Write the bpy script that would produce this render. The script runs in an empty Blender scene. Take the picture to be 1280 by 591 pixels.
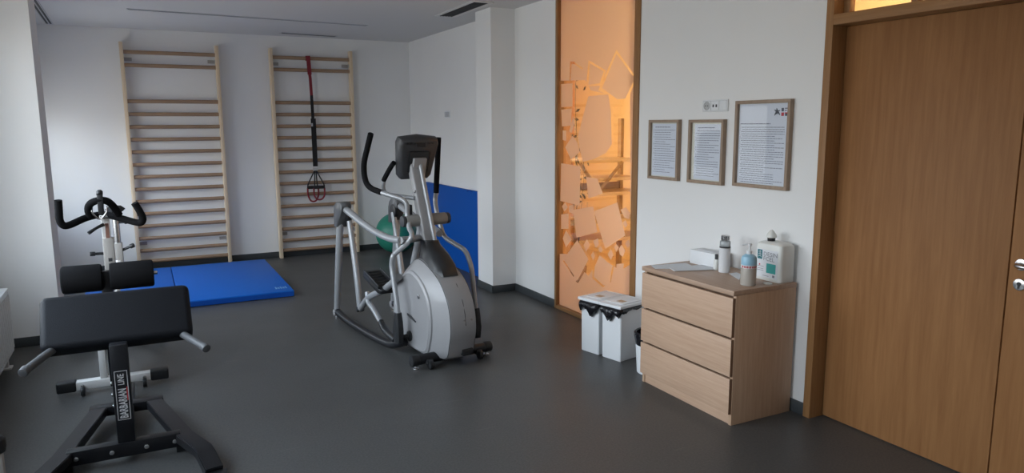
import bpy, bmesh, math, random
from mathutils import Vector, Matrix, geometry
random.seed(7)
sc = bpy.context.scene
COL = sc.collection
PI = math.pi
H = 2.80          # ceiling height
YB = 9.35         # back wall

# ------------------------------------------------------------------ helpers
def link(o, parent=None):
    COL.objects.link(o)
    if parent is not None:
        o.parent = parent
    return o

def thing(name, label, cat, loc=(0, 0, 0), rotz=0.0, group=None):
    o = bpy.data.objects.new(name, None)
    o.empty_display_size = 0.1
    o.location = loc
    o.rotation_euler = (0, 0, rotz)
    tag(o, label, cat, group)
    return link(o)

def tag(o, label, cat, group=None):
    o['label'] = label
    o['category'] = cat
    if group:
        o['group'] = group
    return o

def obj(name, bm, mat, parent=None, label=None, angle=35):
    bmesh.ops.recalc_face_normals(bm, faces=bm.faces[:])
    me = bpy.data.meshes.new(name)
    bm.to_mesh(me)
    bm.free()
    for p in me.polygons:
        p.use_smooth = True
    me.set_sharp_from_angle(angle=math.radians(angle))
    me.materials.append(mat)
    o = bpy.data.objects.new(name, me)
    if label:
        o['label'] = label
    return link(o, parent)

def struct(name, bm, mat, parent=None):
    o = obj(name, bm, mat, parent)
    if parent is None:
        o['kind'] = 'structure'
    return o

def copy_tree(o, parent=None):
    c = o.copy()
    COL.objects.link(c)
    c.parent = parent
    for ch in list(o.children):
        copy_tree(ch, c)
    return c

def new():
    return bmesh.new()

def box(bm, a, b, bev=0.0, seg=2, M=None):
    x0, y0, z0 = a
    x1, y1, z1 = b
    r = bmesh.ops.create_cube(bm, size=1.0)
    vs = r['verts']
    S = Matrix.Translation(((x0 + x1) / 2, (y0 + y1) / 2, (z0 + z1) / 2)) @ Matrix.Diagonal((abs(x1 - x0), abs(y1 - y0), abs(z1 - z0), 1))
    bmesh.ops.transform(bm, matrix=S, verts=vs)
    if bev > 0:
        es = list({e for v in vs for e in v.link_edges})
        r = bmesh.ops.bevel(bm, geom=es, offset=bev, segments=seg, profile=0.5, affect='EDGES')
        vs = list({v for f in r['faces'] for v in f.verts} | {v for v in vs if v.is_valid})
    if M is not None:
        bmesh.ops.transform(bm, matrix=M, verts=vs)
    return bm

def frame_of(d):
    d = d.normalized()
    up = Vector((0, 0, 1)) if abs(d.z) < 0.95 else Vector((0, 1, 0))
    x = d.cross(up).normalized()
    return x, x.cross(d).normalized()

def catmull(pts, n):
    P = [Vector(p) for p in pts]
    if len(P) < 3:
        return P
    Q = [P[0] * 2 - P[1]] + P + [P[-1] * 2 - P[-2]]
    out = []
    for i in range(1, len(Q) - 2):
        a, b, c, d = Q[i - 1], Q[i], Q[i + 1], Q[i + 2]
        for k in range(n):
            t = k / n
            out.append(0.5 * ((2 * b) + (c - a) * t + (2 * a - 5 * b + 4 * c - d) * t * t + (3 * b - a - 3 * c + d) * t ** 3))
    out.append(P[-1])
    return out

def tube(bm, pts, r, n=14, res=6, flat=None):
    """a swept tube; r a number or one radius per control point; flat squashes the section sideways"""
    rs = r if isinstance(r, (list, tuple)) else [r] * len(pts)
    P = catmull(pts, res) if res > 1 else [Vector(p) for p in pts]
    m = len(P)
    R = []
    for i in range(m):
        t = i / (m - 1) * (len(rs) - 1)
        k = min(int(t), len(rs) - 2)
        R.append(rs[k] + (rs[k + 1] - rs[k]) * (t - k))
    rings = []
    xprev = None
    for i in range(m):
        d = P[min(i + 1, m - 1)] - P[max(i - 1, 0)]
        d.normalize()
        if xprev is None:
            x, y = frame_of(d)
        else:
            x = (xprev - d * xprev.dot(d)).normalized()
            y = x.cross(d)
        xprev = x
        f = flat or 1.0
        rings.append([bm.verts.new(P[i] + (x * math.cos(2 * PI * k / n) * f + y * math.sin(2 * PI * k / n)) * R[i]) for k in range(n)])
    for i in range(m - 1):
        for k in range(n):
            bm.faces.new((rings[i][k], rings[i][(k + 1) % n], rings[i + 1][(k + 1) % n], rings[i + 1][k]))
    bm.faces.new(rings[0])
    bm.faces.new(rings[-1])
    return bm

def cyl(bm, a, b, r, r2=None, n=20, bev=0.0):
    a, b = Vector(a), Vector(b)
    r2 = r if r2 is None else r2
    x, y = frame_of(b - a)
    d = (b - a).normalized()
    stations = [(a, r), (b, r2)]
    if bev > 0:
        stations = [(a, r - bev), (a + d * bev * 0.3, r - bev * 0.3), (a + d * bev, r), (b - d * bev, r2), (b - d * bev * 0.3, r2 - bev * 0.3), (b, r2 - bev)]
    rings = [[bm.verts.new(p + (x * math.cos(2 * PI * k / n) + y * math.sin(2 * PI * k / n)) * q) for k in range(n)] for p, q in stations]
    for i in range(len(rings) - 1):
        for k in range(n):
            bm.faces.new((rings[i][k], rings[i][(k + 1) % n], rings[i + 1][(k + 1) % n], rings[i + 1][k]))
    bm.faces.new(rings[0])
    bm.faces.new(rings[-1])
    return bm

def lathe(bm, prof, c=(0, 0, 0), n=28):
    """prof: list of (radius, z); closed at both ends"""
    rings = [[bm.verts.new((c[0] + r * math.cos(2 * PI * k / n), c[1] + r * math.sin(2 * PI * k / n), c[2] + z)) for k in range(n)] for r, z in prof]
    for i in range(len(rings) - 1):
        for k in range(n):
            bm.faces.new((rings[i][k], rings[i][(k + 1) % n], rings[i + 1][(k + 1) % n], rings[i + 1][k]))
    bm.faces.new(rings[0])
    bm.faces.new(rings[-1])
    return bm

def prism(bm, poly, t, M):
    """poly in the xy plane of M, thickness t along its z"""
    lo = [bm.verts.new(M @ Vector((p[0], p[1], 0))) for p in poly]
    hi = [bm.verts.new(M @ Vector((p[0], p[1], t))) for p in poly]
    bm.faces.new(lo)
    bm.faces.new(hi)
    for i in range(len(poly)):
        j = (i + 1) % len(poly)
        bm.faces.new((lo[i], lo[j], hi[j], hi[i]))
    return bm

def loft(bm, sections):
    rings = [[bm.verts.new(p) for p in s] for s in sections]
    n = len(rings[0])
    for i in range(len(rings) - 1):
        for k in range(n):
            bm.faces.new((rings[i][k], rings[i][(k + 1) % n], rings[i + 1][(k + 1) % n], rings[i + 1][k]))
    bm.faces.new(rings[0])
    bm.faces.new(rings[-1])
    return bm

def basis(o, x, y):
    x = Vector(x).normalized()
    y = Vector(y)
    z = x.cross(y).normalized()
    y = z.cross(x)
    M = Matrix.Identity(4)
    for i in range(3):
        M[i][0], M[i][1], M[i][2], M[i][3] = x[i], y[i], z[i], o[i]
    return M

def quad(bm, M, x0, y0, x1, y1):
    bm.faces.new([bm.verts.new(M @ Vector(p)) for p in ((x0, y0, 0), (x1, y0, 0), (x1, y1, 0), (x0, y1, 0))])

def text(bm, s, size, M, align='LEFT', sx=1.0, bold=0.0):
    cu = bpy.data.curves.new('lettering', 'FONT')
    cu.body = s
    cu.size = size
    cu.align_x = align
    cu.offset = bold
    cu.resolution_u = 2
    o = bpy.data.objects.new('lettering', cu)
    COL.objects.link(o)
    dg = bpy.context.evaluated_depsgraph_get()
    me = bpy.data.meshes.new_from_object(o.evaluated_get(dg))
    me.transform(M @ Matrix.Diagonal((sx, 1, 1, 1)))
    bm.from_mesh(me)
    bpy.data.meshes.remove(me)
    bpy.data.objects.remove(o)
    bpy.data.curves.remove(cu)
    return bm

# ------------------------------------------------------------------ materials
def mat(name, color, rough=0.5, metal=0.0, bump=0.0, bscale=60.0, vary=0.0, vscale=4.0, spec=0.5, trans=0.0, coat=0.0):
    m = bpy.data.materials.new(name)
    m.use_nodes = True
    nt = m.node_tree
    b = nt.nodes['Principled BSDF']
    b.inputs['Base Color'].default_value = (*color, 1)
    b.inputs['Roughness'].default_value = rough
    b.inputs['Metallic'].default_value = metal
    b.inputs['Specular IOR Level'].default_value = spec
    b.inputs['Transmission Weight'].default_value = trans
    b.inputs['Coat Weight'].default_value = coat
    tc = nt.nodes.new('ShaderNodeTexCoord')
    if bump > 0:
        n = nt.nodes.new('ShaderNodeTexNoise')
        n.inputs['Scale'].default_value = bscale
        n.inputs['Detail'].default_value = 4
        bp = nt.nodes.new('ShaderNodeBump')
        bp.inputs['Strength'].default_value = bump
        bp.inputs['Distance'].default_value = 0.01
        nt.links.new(tc.outputs['Object'], n.inputs['Vector'])
        nt.links.new(n.outputs['Fac'], bp.inputs['Height'])
        nt.links.new(bp.outputs['Normal'], b.inputs['Normal'])
    if vary > 0:
        n = nt.nodes.new('ShaderNodeTexNoise')
        n.inputs['Scale'].default_value = vscale
        n.inputs['Detail'].default_value = 5
        r = nt.nodes.new('ShaderNodeValToRGB')
        r.color_ramp.elements[0].position = 0.3
        r.color_ramp.elements[1].position = 0.7
        r.color_ramp.elements[0].color = (*[c * (1 - vary) for c in color], 1)
        r.color_ramp.elements[1].color = (*[min(1, c * (1 + vary)) for c in color], 1)
        nt.links.new(tc.outputs['Object'], n.inputs['Vector'])
        nt.links.new(n.outputs['Fac'], r.inputs['Fac'])
        nt.links.new(r.outputs['Color'], b.inputs['Base Color'])
    return m

def wood(name, dark, light, scale=(14, 14, 1.0), rough=0.45, detail=6.0, spec=0.4):
    m = mat(name, light, rough, spec=spec)
    nt = m.node_tree
    b = nt.nodes['Principled BSDF']
    tc = nt.nodes.new('ShaderNodeTexCoord')
    mp = nt.nodes.new('ShaderNodeMapping')
    mp.inputs['Scale'].default_value = scale
    n = nt.nodes.new('ShaderNodeTexNoise')
    n.inputs['Scale'].default_value = 4.0
    n.inputs['Detail'].default_value = detail
    n.inputs['Roughness'].default_value = 0.62
    n.inputs['Distortion'].default_value = 0.25
    r = nt.nodes.new('ShaderNodeValToRGB')
    r.color_ramp.elements[0].position = 0.25
    r.color_ramp.elements[1].position = 0.72
    r.color_ramp.elements[0].color = (*dark, 1)
    r.color_ramp.elements[1].color = (*light, 1)
    bp = nt.nodes.new('ShaderNodeBump')
    bp.inputs['Strength'].default_value = 0.05
    bp.inputs['Distance'].default_value = 0.004
    nt.links.new(tc.outputs['Object'], mp.inputs['Vector'])
    nt.links.new(mp.outputs['Vector'], n.inputs['Vector'])
    nt.links.new(n.outputs['Fac'], r.inputs['Fac'])
    nt.links.new(r.outputs['Color'], b.inputs['Base Color'])
    nt.links.new(n.outputs['Fac'], bp.inputs['Height'])
    nt.links.new(bp.outputs['Normal'], b.inputs['Normal'])
    return m

def thin_glass(name, tint=(1, 1, 1), gloss=0.08):
    m = bpy.data.materials.new(name)
    m.use_nodes = True
    nt = m.node_tree
    nt.nodes.clear()
    o = nt.nodes.new('ShaderNodeOutputMaterial')
    mx = nt.nodes.new('ShaderNodeMixShader')
    t = nt.nodes.new('ShaderNodeBsdfTransparent')
    g = nt.nodes.new('ShaderNodeBsdfGlossy')
    lw = nt.nodes.new('ShaderNodeLayerWeight')
    mul = nt.nodes.new('ShaderNodeMath')
    mul.operation = 'MULTIPLY_ADD'
    mul.inputs[1].default_value = 0.5 if gloss > 0.07 else 0.08
    mul.inputs[2].default_value = gloss * 0.4
    t.inputs['Color'].default_value = (*tint, 1)
    g.inputs['Roughness'].default_value = 0.0
    lw.inputs['Blend'].default_value = 0.15
    nt.links.new(lw.outputs['Fresnel'], mul.inputs[0])
    nt.links.new(mul.outputs[0], mx.inputs['Fac'])
    nt.links.new(t.outputs[0], mx.inputs[1])
    nt.links.new(g.outputs[0], mx.inputs[2])
    nt.links.new(mx.outputs[0], o.inputs['Surface'])
    return m

def frosted(name, color, clear=0.12):
    m = bpy.data.materials.new(name)
    m.use_nodes = True
    nt = m.node_tree
    nt.nodes.clear()
    o = nt.nodes.new('ShaderNodeOutputMaterial')
    d = nt.nodes.new('ShaderNodeBsdfDiffuse')
    t = nt.nodes.new('ShaderNodeBsdfTranslucent')
    tr = nt.nodes.new('ShaderNodeBsdfTransparent')
    m1 = nt.nodes.new('ShaderNodeMixShader')
    m2 = nt.nodes.new('ShaderNodeMixShader')
    d.inputs['Color'].default_value = (*color, 1)
    t.inputs['Color'].default_value = (*color, 1)
    tr.inputs['Color'].default_value = (*color, 1)
    m1.inputs['Fac'].default_value = 0.78
    m2.inputs['Fac'].default_value = clear
    nt.links.new(d.outputs[0], m1.inputs[1])
    nt.links.new(t.outputs[0], m1.inputs[2])
    nt.links.new(m1.outputs[0], m2.inputs[1])
    nt.links.new(tr.outputs[0], m2.inputs[2])
    nt.links.new(m2.outputs[0], o.inputs['Surface'])
    return m

def emit(name, color, s):
    m = bpy.data.materials.new(name)
    m.use_nodes = True
    b = m.node_tree.nodes['Principled BSDF']
    b.inputs['Base Color'].default_value = (*color, 1)
    b.inputs['Emission Color'].default_value = (*color, 1)
    b.inputs['Emission Strength'].default_value = s
    return m

M = {}
M['wall'] = mat('wall_paint', (0.78, 0.78, 0.775), 0.75, bump=0.03, bscale=140, vary=0.015, vscale=1.5, spec=0.2)
M['ceil'] = mat('ceiling_paint', (0.66, 0.655, 0.65), 0.85, bump=0.02, bscale=120, spec=0.1)
M['base'] = mat('baseboard_vinyl', (0.040, 0.046, 0.050), 0.55, vary=0.1)
M['oak_door'] = wood('oak_veneer', (0.232, 0.104, 0.038), (0.322, 0.155, 0.061), (9, 9, 0.55), 0.55, spec=0.22)
M['oak_frame'] = wood('oak_frame', (0.25, 0.122, 0.046), (0.34, 0.178, 0.074), (22, 22, 0.9), 0.5, spec=0.3)
M['oak_frame_h'] = wood('oak_frame_level', (0.25, 0.122, 0.046), (0.34, 0.178, 0.074), (22, 0.9, 22), 0.5, spec=0.3)
M['birch'] = wood('birch_veneer', (0.47, 0.300, 0.200), (0.58, 0.395, 0.275), (10, 0.9, 22), 0.5)
M['birch_side'] = wood('birch_veneer_side', (0.45, 0.29, 0.185), (0.56, 0.38, 0.255), (14, 10, 0.8), 0.5)
M['birch_top'] = wood('birch_veneer_top', (0.37, 0.245, 0.17), (0.47, 0.325, 0.235), (14, 0.9, 10), 0.42)
M['edge_dark'] = mat('drawer_edge', (0.22, 0.13, 0.08), 0.6)
M['pine'] = wood('pine_post', (0.64, 0.49, 0.33), (0.76, 0.62, 0.45), (30, 30, 1.2), 0.5)
M['beech'] = wood('beech_rung', (0.24, 0.15, 0.092), (0.38, 0.255, 0.165), (1.2, 30, 30), 0.5)
M['frame_oak'] = wood('picture_frame_wood', (0.27, 0.195, 0.14), (0.37, 0.275, 0.20), (20, 14, 2.0), 0.55)
M['paper'] = mat('paper', (0.72, 0.74, 0.77), 0.8, spec=0.1)
M['paper_warm'] = mat('mount_paper', (0.72, 0.70, 0.58), 0.8, spec=0.1)
M['ink'] = mat('print_ink', (0.10, 0.11, 0.13), 0.8)
M['ink_grey'] = mat('print_ink_grey', (0.22, 0.23, 0.26), 0.8)
M['red_ink'] = mat('red_ink', (0.50, 0.035, 0.045), 0.6)
M['white_plastic'] = mat('white_plastic', (0.74, 0.76, 0.78), 0.4)
M['white_cloudy'] = mat('cloudy_plastic', (0.74, 0.75, 0.72), 0.42)
M['black_plastic'] = mat('black_plastic', (0.012, 0.013, 0.015), 0.45)
M['dark_plastic'] = mat('dark_grey_plastic', (0.035, 0.036, 0.040), 0.5, bump=0.05, bscale=300)
M['hub_plastic'] = mat('hub_plastic', (0.075, 0.078, 0.083), 0.45)
M['black_metal'] = mat('black_powder_coat', (0.009, 0.0095, 0.012), 0.36, bump=0.03, bscale=400, spec=0.35)
M['vinyl'] = mat('black_vinyl', (0.006, 0.007, 0.010), 0.55, bump=0.25, bscale=260, spec=0.2)
M['foam'] = mat('black_foam', (0.008, 0.008, 0.009), 0.85, bump=0.15, bscale=500, spec=0.1)
M['rubber_grip'] = mat('grey_rubber_grip', (0.075, 0.077, 0.082), 0.5, bump=0.06, bscale=400)
M['silver'] = mat('silver_paint', (0.295, 0.293, 0.30), 0.48, metal=0.15, vary=0.02)
M['silver_dark'] = mat('silver_tube', (0.33, 0.34, 0.355), 0.4, metal=0.35)
M['pivot_grey'] = mat('pivot_sleeve', (0.20, 0.195, 0.185), 0.5)
M['chrome'] = mat('brushed_steel', (0.62, 0.62, 0.63), 0.25, metal=1.0)
M['white_metal'] = mat('white_powder_coat', (0.66, 0.65, 0.64), 0.4)
M['grey_metal'] = mat('warm_grey_metal', (0.36, 0.34, 0.32), 0.45)
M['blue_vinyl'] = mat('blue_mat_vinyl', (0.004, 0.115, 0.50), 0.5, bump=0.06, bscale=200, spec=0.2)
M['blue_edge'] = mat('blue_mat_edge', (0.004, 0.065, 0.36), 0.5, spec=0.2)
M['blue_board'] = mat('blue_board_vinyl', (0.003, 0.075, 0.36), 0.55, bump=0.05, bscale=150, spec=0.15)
M['green'] = mat('green_ball_rubber', (0.022, 0.21, 0.145), 0.42)
M['strap_black'] = mat('black_webbing', (0.010, 0.009, 0.010), 0.8)
M['strap_red'] = mat('red_webbing', (0.20, 0.012, 0.022), 0.75)
M['strap_grey'] = mat('grey_tag', (0.45, 0.44, 0.44), 0.7)
M['bag'] = mat('black_bin_bag', (0.010, 0.010, 0.013), 0.22, bump=0.6, bscale=45)
M['sticker'] = mat('tan_sticker', (0.50, 0.34, 0.22), 0.7)
M['teal'] = mat('teal_label', (0.045, 0.36, 0.34), 0.6)
M['teal_dark'] = mat('dark_teal_label', (0.020, 0.16, 0.19), 0.6)
M['blue_label'] = mat('blue_bottle', (0.30, 0.53, 0.68), 0.35)
M['liquid'] = mat('cloudy_gel', (0.52, 0.48, 0.43), 0.25, trans=0.25)
M['sleeve'] = mat('pale_sleeve', (0.66, 0.67, 0.69), 0.6)
M['clear'] = thin_glass('clear_glass', (0.97, 0.98, 0.98))
M['poster_glass'] = thin_glass('picture_glass', (0.97, 0.98, 1.0), 0.03)
M['film'] = frosted('frosted_film', (0.84, 0.765, 0.72), 0.24)
M['room_warm'] = mat('warm_wall_paint', (0.84, 0.70, 0.44), 0.8)
M['terracotta'] = mat('terracotta_paint', (0.80, 0.42, 0.17), 0.8)
M['shelf'] = wood('pale_shelf', (0.62, 0.45, 0.24), (0.74, 0.56, 0.33), (1.5, 20, 20), 0.5)
M['shelf_dark'] = wood('oak_shelf', (0.36, 0.23, 0.11), (0.45, 0.30, 0.15), (3, 20, 20), 0.5)
M['leaf'] = mat('dark_leaf', (0.05, 0.055, 0.018), 0.5, vary=0.3)
M['pot'] = mat('clay_pot', (0.34, 0.20, 0.11), 0.7)
M['lamp'] = emit('warm_lamp', (1.0, 0.72, 0.40), 6.0)
M['vent_dark'] = mat('vent_black', (0.01, 0.01, 0.011), 0.7)
M['vent_grey'] = mat('vent_frame', (0.50, 0.51, 0.53), 0.5)
M['slot'] = mat('slot_recess', (0.035, 0.038, 0.043), 0.7)

def floor_mat():
    m = mat('grey_linoleum', (0.06, 0.06, 0.06), 0.42, spec=0.45)
    nt = m.node_tree
    b = nt.nodes['Principled BSDF']
    tc = nt.nodes.new('ShaderNodeTexCoord')
    n1 = nt.nodes.new('ShaderNodeTexNoise')
    n1.inputs['Scale'].default_value = 90
    n1.inputs['Detail'].default_value = 3
    r1 = nt.nodes.new('ShaderNodeValToRGB')
    r1.color_ramp.elements[0].position = 0.35
    r1.color_ramp.elements[1].position = 0.68
    r1.color_ramp.elements[0].color = (0.058, 0.058, 0.057, 1)
    r1.color_ramp.elements[1].color = (0.084, 0.084, 0.082, 1)
    nt.links.new(tc.outputs['Object'], n1.inputs['Vector'])
    nt.links.new(n1.outputs['Fac'], r1.inputs['Fac'])
    # pale scuffs: thin, short strokes with a shape of their own
    mp = nt.nodes.new('ShaderNodeMapping')
    mp.inputs['Rotation'].default_value = (0, 0, 0.6)
    mp.inputs['Scale'].default_value = (0.9, 14, 1)
    n2 = nt.nodes.new('ShaderNodeTexNoise')
    n2.inputs['Scale'].default_value = 2.2
    n2.inputs['Detail'].default_value = 2
    r2 = nt.nodes.new('ShaderNodeValToRGB')
    r2.color_ramp.elements[0].position = 0.70
    r2.color_ramp.elements[1].position = 0.76
    r2.color_ramp.elements[0].color = (0, 0, 0, 1)
    r2.color_ramp.elements[1].color = (1, 1, 1, 1)
    mul = nt.nodes.new('ShaderNodeMath')
    mul.operation = 'MULTIPLY'
    mul.inputs[1].default_value = 0.30
    mx = nt.nodes.new('ShaderNodeMix')
    mx.data_type = 'RGBA'
    mx.inputs[7].default_value = (0.16, 0.16, 0.155, 1)
    nt.links.new(tc.outputs['Object'], mp.inputs['Vector'])
    nt.links.new(mp.outputs['Vector'], n2.inputs['Vector'])
    nt.links.new(n2.outputs['Fac'], r2.inputs['Fac'])
    nt.links.new(r2.outputs['Color'], mul.inputs[0])
    nt.links.new(mul.outputs[0], mx.inputs[0])
    nt.links.new(r1.outputs['Color'], mx.inputs[6])
    nt.links.new(mx.outputs[2], b.inputs['Base Color'])
    n3 = nt.nodes.new('ShaderNodeTexNoise')
    n3.inputs['Scale'].default_value = 1.6
    n3.inputs['Detail'].default_value = 4
    mr = nt.nodes.new('ShaderNodeMapRange')
    mr.inputs['To Min'].default_value = 0.34
    mr.inputs['To Max'].default_value = 0.52
    nt.links.new(tc.outputs['Object'], n3.inputs['Vector'])
    nt.links.new(n3.outputs['Fac'], mr.inputs['Value'])
    nt.links.new(mr.outputs['Result'], b.inputs['Roughness'])
    return m
M['floor'] = floor_mat()

# ------------------------------------------------------------------ room shell
XL, YF = -4.55, -2.6
SKY = 11.0
bm = new(); box(bm, (XL - 0.2, YF - 0.2, -0.1), (2.2, YB + 0.2, 0)); struct('floor', bm, M['floor'])
bm = new(); box(bm, (XL - 0.2, YF - 0.2, H), (2.2, YB + 0.2, H + 0.12)); struct('ceiling', bm, M['ceil'])
bm = new(); box(bm, (XL - 0.2, YB, 0), (2.2, YB + 0.15, H)); struct('wall_back', bm, M['wall'])
bm = new(); box(bm, (XL - 0.2, YF - 0.15, 0), (2.2, YF, H)); struct('wall_front', bm, M['wall'])

# right wall with the tall glazed panel and the double door
WY0, WY1 = 4.185, 5.405      # glazed panel opening
DY0, DY1 = 0.58, 2.545       # door opening, outer edge of the frame
bm = new()
box(bm, (0, YF, 0), (0.15, DY0, H))
box(bm, (0, DY1, 0), (0.15, WY0, H))
box(bm, (0, WY1, 0), (0.15, YB, H))
struct('wall_right', bm, M['wall'])
bm = new(); box(bm, (-0.26, 6.205, 0), (0.0, 6.56, H)); struct('pillar', bm, M['wall'])

# left wall with its windows
wins = [(-1.4, -0.4), (1.5, 2.9), (3.1, 5.85), (6.95, 9.1)]
SILL = 0.80
HEADS = [2.62, 2.62, 2.62, 2.00]
bm = new()
ys = [YF] + [v for w in wins for v in w] + [YB]
for i in range(0, len(ys), 2):
    box(bm, (XL - 0.2, ys[i], 0), (XL, ys[i + 1], H))
for (a, b), HEAD in zip(wins, HEADS):
    box(bm, (XL - 0.2, a, 0), (XL, b, SILL))
    box(bm, (XL - 0.2, a, HEAD), (XL, b, H))
struct('wall_left', bm, M['wall'])
for i, ((a, b), HEAD) in enumerate(zip(wins, HEADS)):
    bm = new()
    x0, x1 = XL - 0.13, XL - 0.06
    box(bm, (x0, a, SILL), (x1, a + 0.06, HEAD), 0.004)
    box(bm, (x0, b - 0.06, SILL), (x1, b, HEAD), 0.004)
    box(bm, (x0, a, SILL), (x1, b, SILL + 0.06), 0.004)
    box(bm, (x0, a, HEAD - 0.06), (x1, b, HEAD), 0.004)
    box(bm, (x0, (a + b) / 2 - 0.03, SILL), (x1, (a + b) / 2 + 0.03, HEAD), 0.004)
    f = struct('window_%d' % (i + 2), bm, M['white_plastic'])
    bm = new(); box(bm, (XL - 0.10, a + 0.05, SILL + 0.05), (XL - 0.094, b - 0.05, HEAD - 0.05)); obj('pane', bm, M['clear'], f)
    bm = new(); box(bm, (XL - 0.06, a - 0.03, SILL - 0.03), (XL + 0.06, b + 0.03, SILL), 0.006); obj('sill', bm, M['white_plastic'], f)
# pier between the windows
bm = new(); box(bm, (XL, 6.30, 0), (-4.0, 6.72, H)); struct('wall_pier', bm, M['wall'])

# baseboards
def baseboard(name, pts):
    bm = new()
    for (a, b) in pts:
        box(bm, (min(a[0], b[0]), min(a[1], b[1]), 0.0), (max(a[0], b[0]), max(a[1], b[1]), 0.075), 0.002)
    struct(name, bm, M['base'])
baseboard('baseboard_right', [((-0.012, DY1), (0, WY0 - 0.0)), ((-0.012, WY1), (0, 6.205)), ((-0.012, 6.56), (0, YB)), ((-0.012, YF), (0, DY0))])
baseboard('baseboard_pillar', [((-0.272, 6.193), (-0.26, 6.572)), ((-0.272, 6.193), (-0.012, 6.205)), ((-0.272, 6.56), (-0.012, 6.572))])
baseboard('baseboard_back', [((XL, YB - 0.012), (0, YB))])
baseboard('baseboard_left', [((XL, YF), (XL + 0.012, 6.30)), ((XL, 6.72), (XL + 0.012, YB)), ((XL, 6.288), (-3.988, 6.30)), ((-4.0, 6.30), (-3.988, 6.732)), ((XL, 6.72), (-3.988, 6.732))])

# ------------------------------------------------------------------ tall glazed panel with frosted pattern
bm = new()
box(bm, (-0.012, WY1 - 0.035, 0), (0.06, WY1, H), 0.003)
box(bm, (-0.012, WY0, 0), (0.13, WY0 + 0.065, H), 0.003)
wf = struct('window_1', bm, M['oak_frame'])
bm = new()
box(bm, (-0.012, WY0 + 0.065, 0.0), (0.13, WY1 - 0.035, 0.035), 0.003)
box(bm, (-0.012, WY0 + 0.065, H - 0.03), (0.13, WY1 - 0.035, H), 0.003)
obj('rail', bm, M['oak_frame_h'], wf)
bm = new(); box(bm, (0.06, WY1 - 0.012, 0), (0.152, WY1, H)); obj('warm_lit_reveal', bm, M['terracotta'], wf)  # warm lamplight on the oak jamb, put into the lining's orange colour
bm = new(); box(bm, (0.026, WY0 + 0.05, 0.03), (0.036, WY1 - 0.03, H - 0.02)); obj('pane', bm, M['clear'], wf)

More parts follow.
